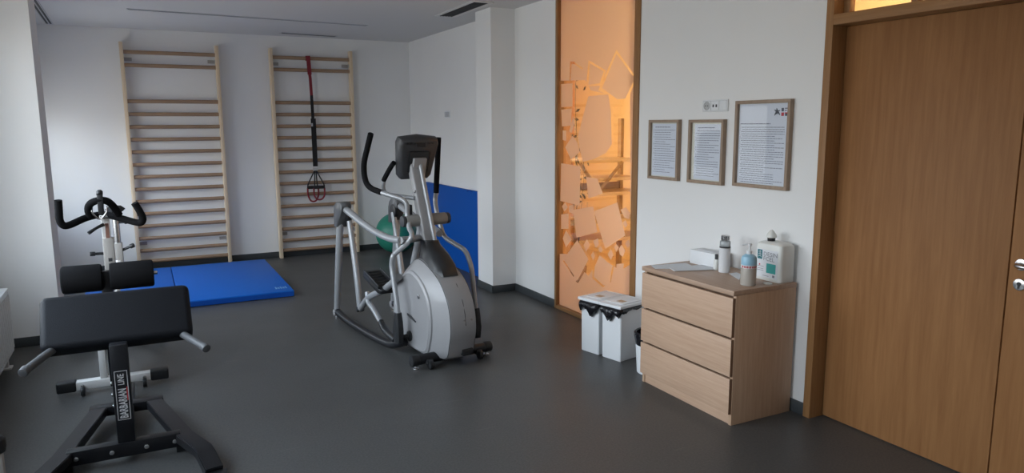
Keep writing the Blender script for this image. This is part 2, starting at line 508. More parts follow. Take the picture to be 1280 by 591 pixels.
# layers in paint order: (cuts the film away?, outline in (y, z))
LAY = [
('M',[(5.387,2.071),(4.969,2.054),(4.882,1.965),(4.660,1.930),(4.461,1.879),(4.337,1.911),(4.283,0.601),(4.420,0.525),(4.707,0.583),(4.886,0.393),(4.976,0.426),(5.136,0.542),(5.372,0.512)]),
('R1',[(4.923,2.214),(4.664,2.112),(4.730,1.996),(4.956,2.001)]),
('R2',[(4.526,2.261),(4.262,2.031),(4.376,1.852),(4.775,1.960)]),
('R3',[(5.225,2.055),(5.214,2.224),(5.148,2.219),(5.008,2.155),(5.020,2.143),(5.148,2.198),(5.187,2.201),(5.198,2.053)]),
('L1',[(5.314,0.455),(5.286,0.467),(5.106,0.359),(5.133,0.339)]),
('L2',[(5.092,0.303),(5.052,0.296),(4.913,0.458),(4.951,0.466)]),
('L3',[(4.825,0.481),(4.789,0.487),(4.787,0.404),(4.630,0.359),(4.665,0.338),(4.823,0.383)]),
('L4',[(4.531,0.545),(4.509,0.543),(4.550,0.401),(4.585,0.401)]),
('F1',[(5.360,2.041),(5.172,2.038),(5.169,1.841),(5.357,1.839)]),
('F2',[(5.357,1.818),(5.182,1.821),(5.193,1.677),(5.342,1.670)]),
('F3',[(5.328,1.635),(5.273,1.635),(5.272,1.544),(5.327,1.550)]),
('F4',[(5.285,1.487),(5.165,1.587),(5.086,1.533),(5.046,1.452),(5.189,1.385)]),
('F5',[(4.917,1.920),(4.626,1.922),(4.589,1.783),(4.570,1.530),(4.647,1.458),(4.833,1.399),(4.993,1.372),(5.046,1.479),(5.074,1.588),(5.013,1.723)]),
('F6',[(5.352,1.342),(5.031,1.329),(5.038,0.989),(5.363,1.001)]),
('F7',[(5.142,0.943),(4.825,1.003),(4.759,0.793),(5.085,0.701)]),
('F8',[(4.812,0.963),(4.480,1.069),(4.364,0.819),(4.638,0.668)]),
('F9',[(5.300,0.472),(5.072,0.681),(4.889,0.540),(5.066,0.316)]),
('F10',[(5.317,0.662),(5.262,0.742),(5.165,0.675),(5.260,0.589)]),
('F11',[(5.347,0.879),(5.222,0.899),(5.221,0.762),(5.346,0.746)]),
('F12',[(5.334,0.953),(5.279,0.995),(5.237,0.955),(5.292,0.914)]),
('F13',[(5.210,0.972),(5.143,0.986),(5.128,0.902),(5.209,0.915)]),
('D1',[(4.967,0.654),(4.918,0.710),(4.867,0.668),(4.928,0.596)]),
('D2',[(4.818,0.710),(4.746,0.741),(4.733,0.688),(4.780,0.654)]),
('D3',[(4.852,0.580),(4.816,0.621),(4.791,0.583),(4.814,0.538)]),
('D4',[(4.744,0.652),(4.709,0.685),(4.673,0.656),(4.708,0.624)]),
('D5',[(4.602,0.627),(4.558,0.681),(4.523,0.640),(4.555,0.588)]),
('D6',[(4.513,0.700),(4.481,0.731),(4.447,0.710),(4.479,0.666)]),
('D7',[(4.447,0.697),(4.415,0.735),(4.360,0.698),(4.391,0.641),(4.434,0.654)]),
('D8',[(4.362,0.755),(4.321,0.793),(4.298,0.752),(4.329,0.722)]),
('D9',[(4.435,1.015),(4.361,1.042),(4.307,1.003),(4.316,0.952),(4.379,0.958)]),
('D10',[(4.399,0.911),(4.368,0.940),(4.335,0.906),(4.366,0.876)]),
('F14',[(4.719,0.602),(4.543,0.543),(4.562,0.406),(4.653,0.354),(4.799,0.402),(4.789,0.494)]),
('F15',[(4.476,0.568),(4.378,0.591),(4.387,0.518),(4.474,0.509)]),
('F16',[(4.525,2.231),(4.281,2.027),(4.398,1.883),(4.504,1.881),(4.718,1.977)]),
('F17',[(4.899,2.186),(4.698,2.108),(4.753,2.017),(4.919,2.012)]),
('F18',[(4.941,1.245),(4.770,1.242),(4.685,1.123),(4.900,1.064)]),
('F19',[(5.154,1.759),(5.128,1.711),(5.179,1.614),(5.219,1.628)]),
]
def inside(p, poly):
    c = False
    n = len(poly)
    for i in range(n):
        (x1, y1), (x2, y2) = poly[i], poly[(i + 1) % n]
        if (y1 > p[1]) != (y2 > p[1]) and p[0] < (x2 - x1) * (p[1] - y1) / (y2 - y1) + x1:
            c = not c
    return c
vs, es = [], []
outer = [(WY0 + 0.06, 0.032), (WY1 - 0.033, 0.032), (WY1 - 0.033, H - 0.03), (WY0 + 0.06, H - 0.03)]
for poly in [outer] + [p for _, p in LAY]:
    k = len(vs)
    vs += [Vector(p) for p in poly]
    es += [(k + i, k + (i + 1) % len(poly)) for i in range(len(poly))]
r = geometry.delaunay_2d_cdt(vs, es, [], 0, 1e-5)
bm = new()
bv = [bm.verts.new((0.0215, v[0], v[1])) for v in r[0]]
for f in r[2]:
    c = sum((Vector(r[0][i]) for i in f), Vector((0, 0))) / len(f)
    if not inside(c, outer):
        continue
    film = True
    for n_, p in LAY:
        if inside(c, p):
            film = n_[0] in 'FD'
    if film:
        bm.faces.new([bv[i] for i in f])
for v in [v for v in bm.verts if not v.link_faces]:
    bm.verts.remove(v)
g = bmesh.ops.extrude_face_region(bm, geom=bm.faces[:])
bmesh.ops.translate(bm, vec=(0.001, 0, 0), verts=[e for e in g['geom'] if isinstance(e, bmesh.types.BMVert)])
bmesh.ops.translate(bm, vec=(0.0025, 0, 0), verts=bm.verts[:])
obj('frosted_film', bm, M['film'], wf, 'peach glowing frosted film cut into angular stone shapes')

# the warm lit room behind it
bm = new()
box(bm, (2.0, YF, 0), (2.1, YB, H))
struct('wall_corridor', bm, M['room_warm'])
bm = new(); box(bm, (0.15, 0.2, 0), (2.0, 0.3, H)); struct('wall_corridor_front', bm, M['room_warm'])
bm = new()
box(bm, (0.15, 2.545, 0), (0.16, 4.185, H))
struct('wall_corridor_near', bm, M['room_warm'])
bm = new()
box(bm, (0.15, 5.405, 0), (0.16, 8.3, H))
struct('wall_corridor_far', bm, M['room_warm'])
bm = new(); box(bm, (0.16, 8.3, 0), (2.0, 8.4, H)); struct('wall_corridor_end', bm, M['terracotta'])

bm = new(); box(bm, (0.15, 0.3, 0.0), (2.0, 8.3, 0.004)); struct('floor_corridor_bounce', bm, M['shelf'])  # pale slab added over the grey floor to bounce warm light upward

for i, (x, y, z, e) in enumerate([(1.1, 1.8, 1.9, 34), (1.2, 3.1, 1.8, 54), (0.9, 3.5, 0.8, 12), (0.42, 6.9, 1.7, 34)]):
    l = bpy.data.lights.new('corridor_light', 'POINT')
    l.color = (1.0, 0.745, 0.46)
    l.energy = e
    l.shadow_soft_size = 0.15
    o = bpy.data.objects.new('corridor_light', l)
    o.location = (x, y, z)
    link(o)

# shelf unit seen through the gaps
sh = thing('shelf_unit', 'pale wooden shelf unit behind the frosted panel with slanting braces', 'shelf', (0.0, 0.22, 0))
for z, x0, x1 in [(0.50, 0.62, 1.50), (0.70, 0.45, 1.45), (0.985, 0.30, 1.45), (1.14, 0.86, 1.35), (1.33, 0.72, 1.40)]:
    bm = new(); box(bm, (x0, 5.75, z - 0.035), (x1, 6.15, z), 0.003); obj('shelf_board', bm, M['shelf'], sh)
for x in (1.36, 0.34):
    bm = new(); box(bm, (x, 6.09, 0), (x + 0.04, 6.15, 1.75 if x > 1 else 1.0), 0.003); obj('upright', bm, M['shelf_dark'], sh)
bm = new(); tube(bm, [(0.83, 5.72, 1.0), (1.12, 5.72, 1.30)], 0.02, 4, 1); obj('brace', bm, M['shelf_dark'], sh)
bm = new(); tube(bm, [(0.83, 5.72, 1.0), (0.60, 5.72, 1.30)], 0.02, 4, 1); obj('brace', bm, M['shelf_dark'], sh)
bm = new(); box(bm, (0.34, 6.11, 0.985), (1.36, 6.14, 1.06), 0.003); obj('back_rail', bm, M['shelf_dark'], sh)

pl = thing('potted_plant', 'tall potted plant with small dark leaves close behind the frosted panel', 'plant', (0.33, 5.56, 0.004))
bm = new(); lathe(bm, [(0.07, 0), (0.075, 0.01), (0.095, 0.30), (0.10, 0.33), (0.09, 0.33), (0.085, 0.30)]); obj('pot', bm, M['pot'], pl)
bm = new(); lf = new()
for q_ in range(8):
    a = q_ * 0.785
    top = 0.8 + 1.27 * ((q_ * 5 % 8) + 1) / 8
    pts = [Vector((0.02 * math.cos(a), 0.02 * math.sin(a), 0.29))]
    for k in range(1, 9):
        u = k / 8
        pts.append(Vector((0.05 * u * math.cos(a) + 0.015 * math.sin(9 * u + q_), (0.10 * math.sin(a) - 0.10 * (q_ % 3 == 0) * u) * u + 0.02 * math.sin(7 * u + 2 * q_), 0.29 + (top - 0.29) * u)))
    tube(bm, pts, 0.0016, 5, 2)
    for p in pts[3:]:
        if p.z < 1.0:
            continue
        for q in range(3):
            c = p + Vector((random.uniform(-.06, .01), random.uniform(-.09, .07), random.uniform(-.08, .08)))
            d = Vector((random.uniform(-.4, .4), random.uniform(-1, 1), random.uniform(-.7, .5))).normalized()
            e = Vector((0, d.z, -d.y)).normalized()
            L, W = 0.058, 0.015
            lf.faces.new([lf.verts.new(v) for v in (c, c + d * L * .5 + e * W, c + d * L, c + d * L * .5 - e * W)])
obj('stems', bm, M['leaf'], pl)
obj('leaves', lf, M['leaf'], pl)

# ------------------------------------------------------------------ double door with transom
FX = -0.014
bm = new()
box(bm, (FX, DY1 - 0.047, 0), (0.15, DY1, H), 0.003)
box(bm, (FX, DY0, 0), (0.15, DY0 + 0.047, H), 0.003)
df = struct('trim_1', bm, M['oak_frame'])
bm = new()
box(bm, (FX, DY0 + 0.047, 2.20), (0.15, DY1 - 0.047, 2.255), 0.003)
box(bm, (FX, DY0 + 0.047, H - 0.05), (0.15, DY1 - 0.047, H), 0.003)
obj('head_rail', bm, M['oak_frame_h'], df)
bm = new()
box(bm, (0.06, DY1 - 0.085, 2.255), (0.10, DY1 - 0.047, H - 0.05), 0.002)
box(bm, (0.06, DY0 + 0.047, 2.255), (0.10, DY0 + 0.085, H - 0.05), 0.002)
box(bm, (0.06, 2.08, 2.255), (0.10, 2.115, H - 0.05), 0.002)
obj('transom_stile', bm, M['oak_frame'], df)
bm = new(); box(bm, (0.078, DY0 + 0.06, 2.255), (0.084, DY1 - 0.06, H - 0.05)); obj('transom_pane', bm, M['clear'], df, 'clear transom pane above the door')
YS = 1.572   # meeting line of the two leaves
bm = new(); box(bm, (0.0926, YS, 0.006), (0.137, DY1 - 0.050, 2.197), 0.002); struct('door_1', bm, M['oak_door'])
bm = new(); box(bm, (0.0926, DY0 + 0.05, 0.006), (0.137, YS - 0.006, 2.197), 0.002); d2 = struct('door_2', bm, M['oak_door'])
bm = new()
HY = 1.515
cyl(bm, (0.0926, HY, 1.065), (0.082, HY, 1.065), 0.027, bev=0.004)
hb = obj('handle', bm, M['chrome'], d2, 'steel lever handle on a round rose')
bm = new(); tube(bm, [(0.084, HY, 1.065), (0.050, HY, 1.065), (0.037, HY - 0.02, 1.064), (0.035, HY - 0.06, 1.063), (0.035, HY - 0.13, 1.063)], 0.0105, 12, 5); obj('lever', bm, M['chrome'], hb)
bm = new(); cyl(bm, (0.0926, HY, 0.975), (0.083, HY, 0.975), 0.027, bev=0.004); kb = obj('lock_rose', bm, M['chrome'], d2, 'round steel lock rose with a keyhole')
bm = new(); cyl(bm, (0.084, HY, 0.979), (0.080, HY, 0.979), 0.009, n=14); box(bm, (0.080, HY - 0.004, 0.957), (0.084, HY + 0.004, 0.979)); obj('keyhole', bm, M['black_plastic'], kb)

# ------------------------------------------------------------------ ceiling fittings
def slot_vent(label, c0, c1, w, n=1):
    c0, c1 = Vector(c0), Vector(c1)
    t = thing('slot_diffuser', label, 'air vent', (*((c0 + c1) / 2)[:2], H))
    L = (c1 - c0).length
    A = basis((0, 0, 0), ((c1 - c0).x, (c1 - c0).y, 0), (-(c1 - c0).y, (c1 - c0).x, 0))
    bm = new()
    pitch = w / n
    for k in range(n + 1):
        y = -w / 2 + k * pitch
        box(bm, (-L / 2 - .012, y - 0.006, -0.006), (L / 2 + .012, y + 0.006, 0.0), 0.001, 1, A)
    for sx in (-1, 1):
        box(bm, (sx * L / 2 - 0.006 + sx * .006, -w / 2, -0.006), (sx * L / 2 + 0.006 + sx * .006, w / 2, 0.0), 0.001, 1, A)
    obj('frame', bm, M['vent_grey'], t)
    bm = new(); box(bm, (-L / 2, -w / 2, -0.003), (L / 2, w / 2, -0.0005), 0, 1, A)
    obj('slot', bm, M['slot'], t, 'dark air slot')
slot_vent('long thin slot diffuser in the ceiling crossing above both wall bars', (-3.35, 7.78), (-0.98, 7.95), 0.05)
slot_vent('short slot diffuser in the ceiling near the back wall', (-1.72, 9.02), (-1.05, 9.09), 0.09)
slot_vent('pair of parallel ceiling slots beside the window pier', (-4.125, 9.25), (-4.085, 7.3), 0.065, 2)

t = thing('ceiling_grille', 'rectangular white ceiling grille with black louvres near the pillar', 'air vent', (-0.445, 6.45, H), rotz=0.0)
bm = new()
L, W = 0.98, 0.19
A = basis((0, 0, 0), (0.02, 1, 0), (-1, 0.02, 0))
for sy in (-1, 1):
    box(bm, (-L / 2, sy * (W / 2) - 0.02, -0.008), (L / 2, sy * (W / 2) + 0.02, 0), 0.002, 1, A)
    box(bm, (sy * (L / 2) - 0.02, -W / 2, -0.008), (sy * (L / 2) + 0.02, W / 2, 0), 0.002, 1, A)
obj('frame', bm, M['white_metal'], t)
bm = new(); box(bm, (-L / 2 + .02, -W / 2 + .02, -0.002), (L / 2 - .02, W / 2 - .02, -0.0005), 0, 1, A); obj('backing', bm, M['vent_dark'], t)
bm = new()
for k in range(5):
    y = -W / 2 + 0.035 + k * 0.03
    box(bm, (-L / 2 + .02, y - 0.006, -0.006), (L / 2 - .02, y - 0.002, -0.001), 0, 1, A)
obj('louvres', bm, M['slot'], t)

# ------------------------------------------------------------------ wall bars
RZ = [2.53, 2.383, 1.977, 1.829, 1.683, 1.538, 1.394, 1.247, 1.103, 0.958, 0.813, 0.667, 0.520, 0.374, 0.228, 0.100]
def wall_bars(label, x0, x1):
    t = thing('wall_bars', label, 'wall bars', ((x0 + x1) / 2, YB, 0), group='wooden wall bars')
    w = (x1 - x0) / 2
    for s in (-1, 1):
        bm = new(); box(bm, (s * w - 0.02, -0.115, 0.0), (s * w + 0.02, -0.025, 2.64), 0.004); obj('post', bm, M['pine'], t)
    for z in RZ:
        bm = new(); tube(bm, [(-w, -0.085, z), (w, -0.085, z)], 0.0225, 14, 1, 0.75); obj('rung', bm, M['beech'], t)
    for s in (-1, 1):
        for z in (2.455, 0.305):
            bm = new()
            box(bm, (s * (w - 0.02) - (0.004 if s > 0 else 0), -0.08, z - 0.02), (s * (w - 0.02) + (0.004 if s < 0 else 0), -0.003, z + 0.02))
            box(bm, (s * (w - 0.02), -0.006, z - 0.02), (s * (w - 0.10), -0.0, z + 0.02))
            obj('bracket', bm, M['grey_metal'], t)
    return t
wall_bars('wooden wall bars behind the blue floor mat with nothing hanging on them', -3.455, -2.445)
wall_bars('wooden wall bars with a black and red suspension strap hanging on them', -1.822, -0.826)

# suspension trainer
t = thing('suspension_trainer', 'black and red suspension strap with two loop handles hanging from the wall bars', 'suspension strap', (-1.36, YB, 0))
yy = -0.122
def ribbon(bm, pts, w, th=0.004, y=yy):
    for a, b in zip(pts[:-1], pts[1:]):
        a, b = Vector((a[0], y + (a[2] if len(a) > 2 else 0), a[1])), Vector((b[0], y + (b[2] if len(b) > 2 else 0), b[1]))
        A = basis(a, b - a, (1, 0, 0.001))
        box(bm, (0, -w / 2, -th / 2), ((b - a).length + 0.002, w / 2, th / 2), 0.0, 1, A)
bm = new()
ribbon(bm, [(-0.015, 2.56), (-0.005, 2.33)], 0.050, 0.006)
ribbon(bm, [(-0.005, 2.33), (0.0, 2.28), (0.006, 2.06)], 0.036, 0.008)
cyl(bm, (-0.04, yy + 0.037, 2.53), (0.01, yy + 0.037, 2.53), 0.030)
obj('anchor_strap', bm, M['strap_red'], t, 'dark red upper strap looped over the top rung')
bm = new()
ribbon(bm, [(0.006, 2.07), (0.010, 1.75)], 0.036, 0.012)
ribbon(bm, [(0.002, 1.78), (0.004, 1.17)], 0.040, 0.008)
ribbon(bm, [(0.024, 1.78), (0.022, 1.17)], 0.040, 0.010, yy - 0.006)
obj('main_strap', bm, M['strap_black'], t, 'black main strap')
bm = new(); box(bm, (-0.022, yy - 0.014, 1.115), (0.042, yy + 0.004, 1.155), 0.002); obj('tag', bm, M['strap_grey'], t, 'grey tag')
bm = new(); box(bm, (-0.018, yy - 0.012, 1.68), (0.004, yy - 0.006, 1.72), 0.001); obj('tag', bm, M['strap_grey'], t, 'grey tag')
for k, (dx, dy) in enumerate([(-0.03, 0.0), (0.045, -0.02)]):
    bm = new()
    for s in (-1, 1):
        tube(bm, [(0.01 + s * 0.008, yy - 0.002, 1.12), (dx + s * 0.055, yy + dy, 0.95), (dx + s * 0.068, yy + dy, 0.885)], 0.008, 8, 5)
    cyl(bm, (dx - 0.068, yy + dy, 0.90), (dx + 0.068, yy + dy, 0.90), 0.021, bev=0.004)
    h = obj('handle', bm, M['strap_black'], t, 'black loop handle with a red foot cradle')
    bm = new(); tube(bm, [(dx - 0.068, yy + dy, 0.89), (dx - 0.066, yy + dy, 0.80), (dx - 0.03, yy + dy, 0.725 + 0.02 * k), (dx + 0.03, yy + dy, 0.725 + 0.02 * k), (dx + 0.066, yy + dy, 0.80), (dx + 0.068, yy + dy, 0.89)], 0.011, 8, 6); obj('foot_cradle', bm, M['strap_red'], h, 'red foot cradle loop')

# ------------------------------------------------------------------ blue mats and ball
t = thing('gym_mat', 'flat blue folding gym mat lying on the floor below the wall bars', 'gym mat', (-2.075, 7.02, 0))
for k, (a, b) in enumerate([(-1.05, 0.0), (-1.86, -1.056)]):
    bm = new(); box(bm, (a, 0, 0.001), (b, 1.93, 0.063), 0.010, 3); p = obj('mat_panel', bm, M['blue_vinyl'], t)
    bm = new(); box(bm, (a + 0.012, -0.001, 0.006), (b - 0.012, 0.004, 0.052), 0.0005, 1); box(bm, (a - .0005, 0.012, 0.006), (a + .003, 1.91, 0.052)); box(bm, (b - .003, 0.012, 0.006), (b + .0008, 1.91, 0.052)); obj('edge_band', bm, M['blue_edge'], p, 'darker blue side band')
bm = new()
A = basis((-0.155, 0.13, 0.0636), (1, 0, 0), (0, 1, 0))
for k in range(5):
    x = k * 0.024
    quad(bm, A, x, 0.0, x + 0.015, 0.10 - 0.02 * (k % 2))
    if k % 2:
        quad(bm, A, x - 0.006, 0.03, x + 0.02, 0.05)
obj('print', bm, mat('pale_blue_print', (0.16, 0.36, 0.70), 0.6), t, 'small pale print near the corner')

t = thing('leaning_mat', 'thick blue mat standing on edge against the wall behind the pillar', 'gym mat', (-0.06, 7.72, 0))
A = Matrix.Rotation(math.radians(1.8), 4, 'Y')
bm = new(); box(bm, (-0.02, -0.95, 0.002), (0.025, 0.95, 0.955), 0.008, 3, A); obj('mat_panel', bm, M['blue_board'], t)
for y in (-0.5, 0.5):
    bm = new(); tube(bm, [(-0.005, y - 0.06, 0.94), (-0.01, y - 0.04, 0.958), (-0.01, y + 0.04, 0.958), (-0.005, y + 0.06, 0.94)], 0.006, 6, 4)
    obj('carry_strap', bm, M['blue_edge'], t)

t = thing('exercise_ball', 'green exercise ball on the floor behind the elliptical trainer', 'exercise ball', (-0.385, 8.93, 0))
bm = new(); bmesh.ops.create_uvsphere(bm, u_segments=48, v_segments=32, radius=0.272, matrix=Matrix.Translation((0, 0, 0.270)) @ Matrix.Diagonal((1, 1, 0.99, 1))); obj('ball', bm, M['green'], t)
bm = new(); cyl(bm, (0.19, -0.15, 0.385), (0.198, -0.157, 0.39), 0.012); obj('valve_plug', bm, M['white_plastic'], t)
del t

# ------------------------------------------------------------------ dresser
DRX, DRY = -0.022, 2.632
t = thing('dresser', 'light birch three-drawer dresser against the wall below the framed notices', 'dresser', (DRX, DRY, 0))
D, W_, HT = 0.484, 0.815, 0.78
bm = new()
box(bm, (-D + 0.022, 0, 0), (0, 0.022, HT - 0.028), 0.0015)
box(bm, (-D + 0.022, W_ - 0.022, 0), (0, W_, HT - 0.028), 0.0015)
box(bm, (-0.012, 0.02, 0.02), (-0.004, W_ - 0.02, HT - 0.03))
body = obj('body', bm, M['birch_side'], t)
bm = new(); box(bm, (-D, -0.002, HT - 0.028), (0, W_ + 0.002, HT), 0.002); obj('top', bm, M['birch_top'], t, 'brownish birch top board')
bm = new(); box(bm, (-D + 0.030, 0.022, 0.0), (-D + 0.046, W_ - 0.022, 0.075), 0.001); obj('plinth', bm, M['birch'], t)
bm = new(); box(bm, (-D + 0.06, 0.023, 0.08), (-0.02, W_ - 0.023, HT - 0.03)); obj('inner_box', bm, M['edge_dark'], t)
for z0, z1 in [(0.515, 0.738), (0.288, 0.502), (0.068, 0.275)]:
    bm = new(); box(bm, (-D, 0.003, z0), (-D + 0.019, W_ - 0.003, z1), 0.0015); d = obj('drawer', bm, M['birch'], t)
    bm = new(); box(bm, (-D + 0.0006, 0.0022, z0 + .001), (-D + 0.0185, 0.004, z1 - .001)); obj('edge_strip', bm, M['edge_dark'], d, 'dark brown end edge')
del t

# things on the dresser
ZT = HT
def sheet(name, label, pts, th=0.002, group=None, lift=0.0):
    bm = new()
    prism(bm, pts, th, Matrix.Translation((0, 0, ZT + 0.0006 + lift)))
    return tag(obj(name, bm, M['paper'], None), label, 'paper', group)
sheet('paper_sheet', 'white paper sheet at the far corner of the dresser top', [(-0.448, 3.430), (-0.491, 3.332), (-0.250, 3.215), (-0.195, 3.386)], 0.002)
sheet('paper_sheet', 'white paper stack lying over the far sheet on the dresser', [(-0.408, 3.300), (-0.443, 3.204), (-0.186, 3.120), (-0.149, 3.270)], 0.004, lift=0.0026)
sheet('note', 'small pale note behind the gel pump bottle on the dresser', [(-0.19, 3.0), (-0.268, 2.834), (-0.139, 2.945), (-0.125, 3.00)], 0.001)
bm = new(); lathe(bm, [(0.022, 0), (0.024, 0.002), (0.024, 0.005), (0.022, 0.006)], (-0.20, 2.680, ZT)); tag(obj('bottle_cap', bm, M['white_cloudy']), 'flat pale cap lying near the dresser corner', 'cap')

t = thing('tissue_box', 'plain white cardboard box at the wall behind the slim bottle', 'box', (-0.105, 3.275, ZT), 0.02)
bm = new(); box(bm, (-0.055, -0.115, 0), (0.06, 0.115, 0.092), 0.003); obj('carton', bm, M['white_plastic'], t)
bm = new(); box(bm, (-0.025, -0.07, 0.0915), (0.03, 0.07, 0.0935), 0.0008); obj('opening_flap', bm, M['paper'], t)

t = thing('small_spray', 'small clear bottle with a dark cap beside the white box', 'bottle', (-0.175, 3.128, ZT))
bm = new(); lathe(bm, [(0.014, 0), (0.016, 0.003), (0.016, 0.055), (0.009, 0.066), (0.009, 0.070)]); obj('vial', bm, M['white_cloudy'], t)
bm = new(); lathe(bm, [(0.010, 0.068), (0.010, 0.098), (0.008, 0.100)]); obj('cap', bm, M['dark_plastic'], t)

t = thing('water_bottle', 'slim white sleeved glass bottle with a steel cap on the dresser', 'bottle', (-0.182, 3.05, ZT))
bm = new(); lathe(bm, [(0.031, 0), (0.034, 0.004), (0.0345, 0.145), (0.033, 0.152), (0.030, 0.153)]); obj('sleeve', bm, M['sleeve'], t)
bm = new(); lathe(bm, [(0.031, 0.1535), (0.0325, 0.157), (0.0325, 0.188), (0.029, 0.197), (0.022, 0.2)]); obj('glass', bm, mat('bottle_glass', (0.60, 0.64, 0.66), 0.08, trans=0.6), t)
bm = new(); lathe(bm, [(0.0328, 0.154), (0.0334, 0.155), (0.0334, 0.162), (0.0328, 0.163)]); obj('dark_ring', bm, M['dark_plastic'], t)
bm = new(); lathe(bm, [(0.024, 0.2), (0.0245, 0.202), (0.0245, 0.228), (0.022, 0.231)]); c = obj('cap', bm, M['chrome'], t)
bm = new()
for k in range(12):
    a = k * PI / 6
    box(bm, (0.0238, -0.0022, 0.204), (0.0252, 0.0022, 0.226), 0, 1, Matrix.Rotation(a, 4, 'Z'))
obj('ridges', bm, M['dark_plastic'], c)

t = thing('gel_dispenser', 'pump bottle of gel with a blue upper half and a red-lettered band', 'bottle', (-0.318, 2.715, ZT), 0)
bm = new(); lathe(bm, [(0.040, 0), (0.0435, 0.004), (0.0435, 0.098), (0.0430, 0.1)]); obj('lower_body', bm, M['liquid'], t)
bm = new(); lathe(bm, [(0.0430, 0.1004), (0.0438, 0.101), (0.0438, 0.118), (0.0430, 0.119)]); lb = obj('label_band', bm, M['paper'], t)
bm = new()
for k in range(26):
    a = PI * 0.95 + k * 0.085
    if k % 4 == 3:
        continue
    Mx = Matrix.Rotation(a, 4, 'Z')
    box(bm, (0.0436, -0.0014, 0.1035), (0.0441, 0.0014, 0.1155), 0, 1, Mx)
    box(bm, (0.0436, -0.0014, 0.1035 + 0.005 * (k % 3)), (0.0441, 0.0030, 0.1060 + 0.005 * (k % 3)), 0, 1, Mx)
obj('lettering', bm, M['red_ink'], lb)
bm = new(); lathe(bm, [(0.0430, 0.1192), (0.0435, 0.121), (0.0432, 0.150), (0.038, 0.166), (0.022, 0.178), (0.015, 0.18)]); obj('upper_body', bm, M['blue_label'], t, 'light blue upper half')
bm = new(); lathe(bm, [(0.016, 0.178), (0.0165, 0.180), (0.0165, 0.198), (0.007, 0.201), (0.006, 0.224), (0.012, 0.226), (0.012, 0.236), (0.008, 0.239)])
tube(bm, [(0, 0, 0.233), (-0.018, 0.016, 0.234), (-0.030, 0.026, 0.228)], 0.0052, 8, 3)
obj('pump', bm, M['white_plastic'], t)

t = thing('canister', 'white plastic disinfectant canister with a teal label beside the door end', 'canister', (-0.083, 2.745, ZT))
bm = new()
def rr(w, d, r, z, n=5):
    out = []
    for cx, cy, a0 in ((w - r, d - r, 0), (-w + r, d - r, PI / 2), (-w + r, -d + r, PI), (w - r, -d + r, 1.5 * PI)):
        for k in range(n + 1):
            a = a0 + k / n * PI / 2
            out.append((cx + r * math.cos(a), cy + r * math.sin(a), z))
    return out
loft(bm, [rr(.056, .094, .02, 0), rr(.060, .098, .022, 0.006), rr(.060, .098, .022, 0.198), rr(.056, .094, .022, 0.214), rr(.044, .082, .022, 0.224), rr(.030, .05, .02, 0.229)])
obj('body', bm, M['white_cloudy'], t)
bm = new(); lathe(bm, [(0.021, 0.226), (0.022, 0.228), (0.022, 0.246), (0.019, 0.247)], (-0.01, 0.025, 0)); obj('collar', bm, M['black_plastic'], t, 'black screw collar')
bm = new(); lathe(bm, [(0.020, 0.246), (0.031, 0.252), (0.029, 0.264), (0.012, 0.287), (0.005, 0.294)], (-0.01, 0.025, 0)); obj('spout', bm, M['white_cloudy'], t, 'white pointed spout')
A = basis((-0.0612, 0.075, 0.018), (0, -1, 0), (0, 0, 1))
bm = new(); quad(bm, A, -0.006, 0, 0.152, 0.165); lab = obj('label', bm, M['paper'], t, 'white printed label with teal blocks')
A = basis((-0.0617, 0.075, 0.018), (0, -1, 0), (0, 0, 1))
bm = new(); quad(bm, A, 0.070, 0.030, 0.140, 0.086); obj('teal_block', bm, M['teal'], lab)
bm = new(); quad(bm, A, 0.000, 0.105, 0.036, 0.160); obj('emblem', bm, M['teal_dark'], lab)
A2 = basis((-0.0621, 0.075, 0.018), (0, -1, 0), (0, 0, 1))
bm = new()
text(bm, 'DESIN', 0.034, A2 @ Matrix.Translation((0.044, 0.128, 0)), sx=1.15)
obj('word', bm, M['ink_grey'], lab)
bm = new()
text(bm, 'FCEL', 0.034, A2 @ Matrix.Translation((0.044, 0.100, 0)), sx=1.15)
obj('word', bm, M['ink_grey'], lab)
bm = new()
for k, (x, y, w) in enumerate([(0.0, .062, .05), (0.002, .048, .045), (0.0, .038, .05), (0.045, .010, .045)]):
    bm = new(); quad(bm, A2, x, y, x + w, y + 0.0025); obj('small_print', bm, M['ink_grey'], lab)
bm = new(); quad(bm, A2, 0.118, 0.008, 0.134, 0.022)
obj('small_mark', bm, M['ink_grey'], lab)
bm = new(); quad(bm, A2, 0.014, 0.068, 0.023, 0.077); obj('red_mark', bm, M['red_ink'], lab)
bm = new()
for p in ((0.008, .118, .020), (0.010, .132, .016), (0.012, .145, .012)):
    tube(bm, [A2 @ Vector((p[0], p[1], 0)), A2 @ Vector((p[0] + p[2] * .6, p[1] + .008, 0)), A2 @ Vector((p[0] + p[2], p[1] - .002, 0))], 0.0016, 6, 3)
obj('emblem_strokes', bm, M['paper'], lab)

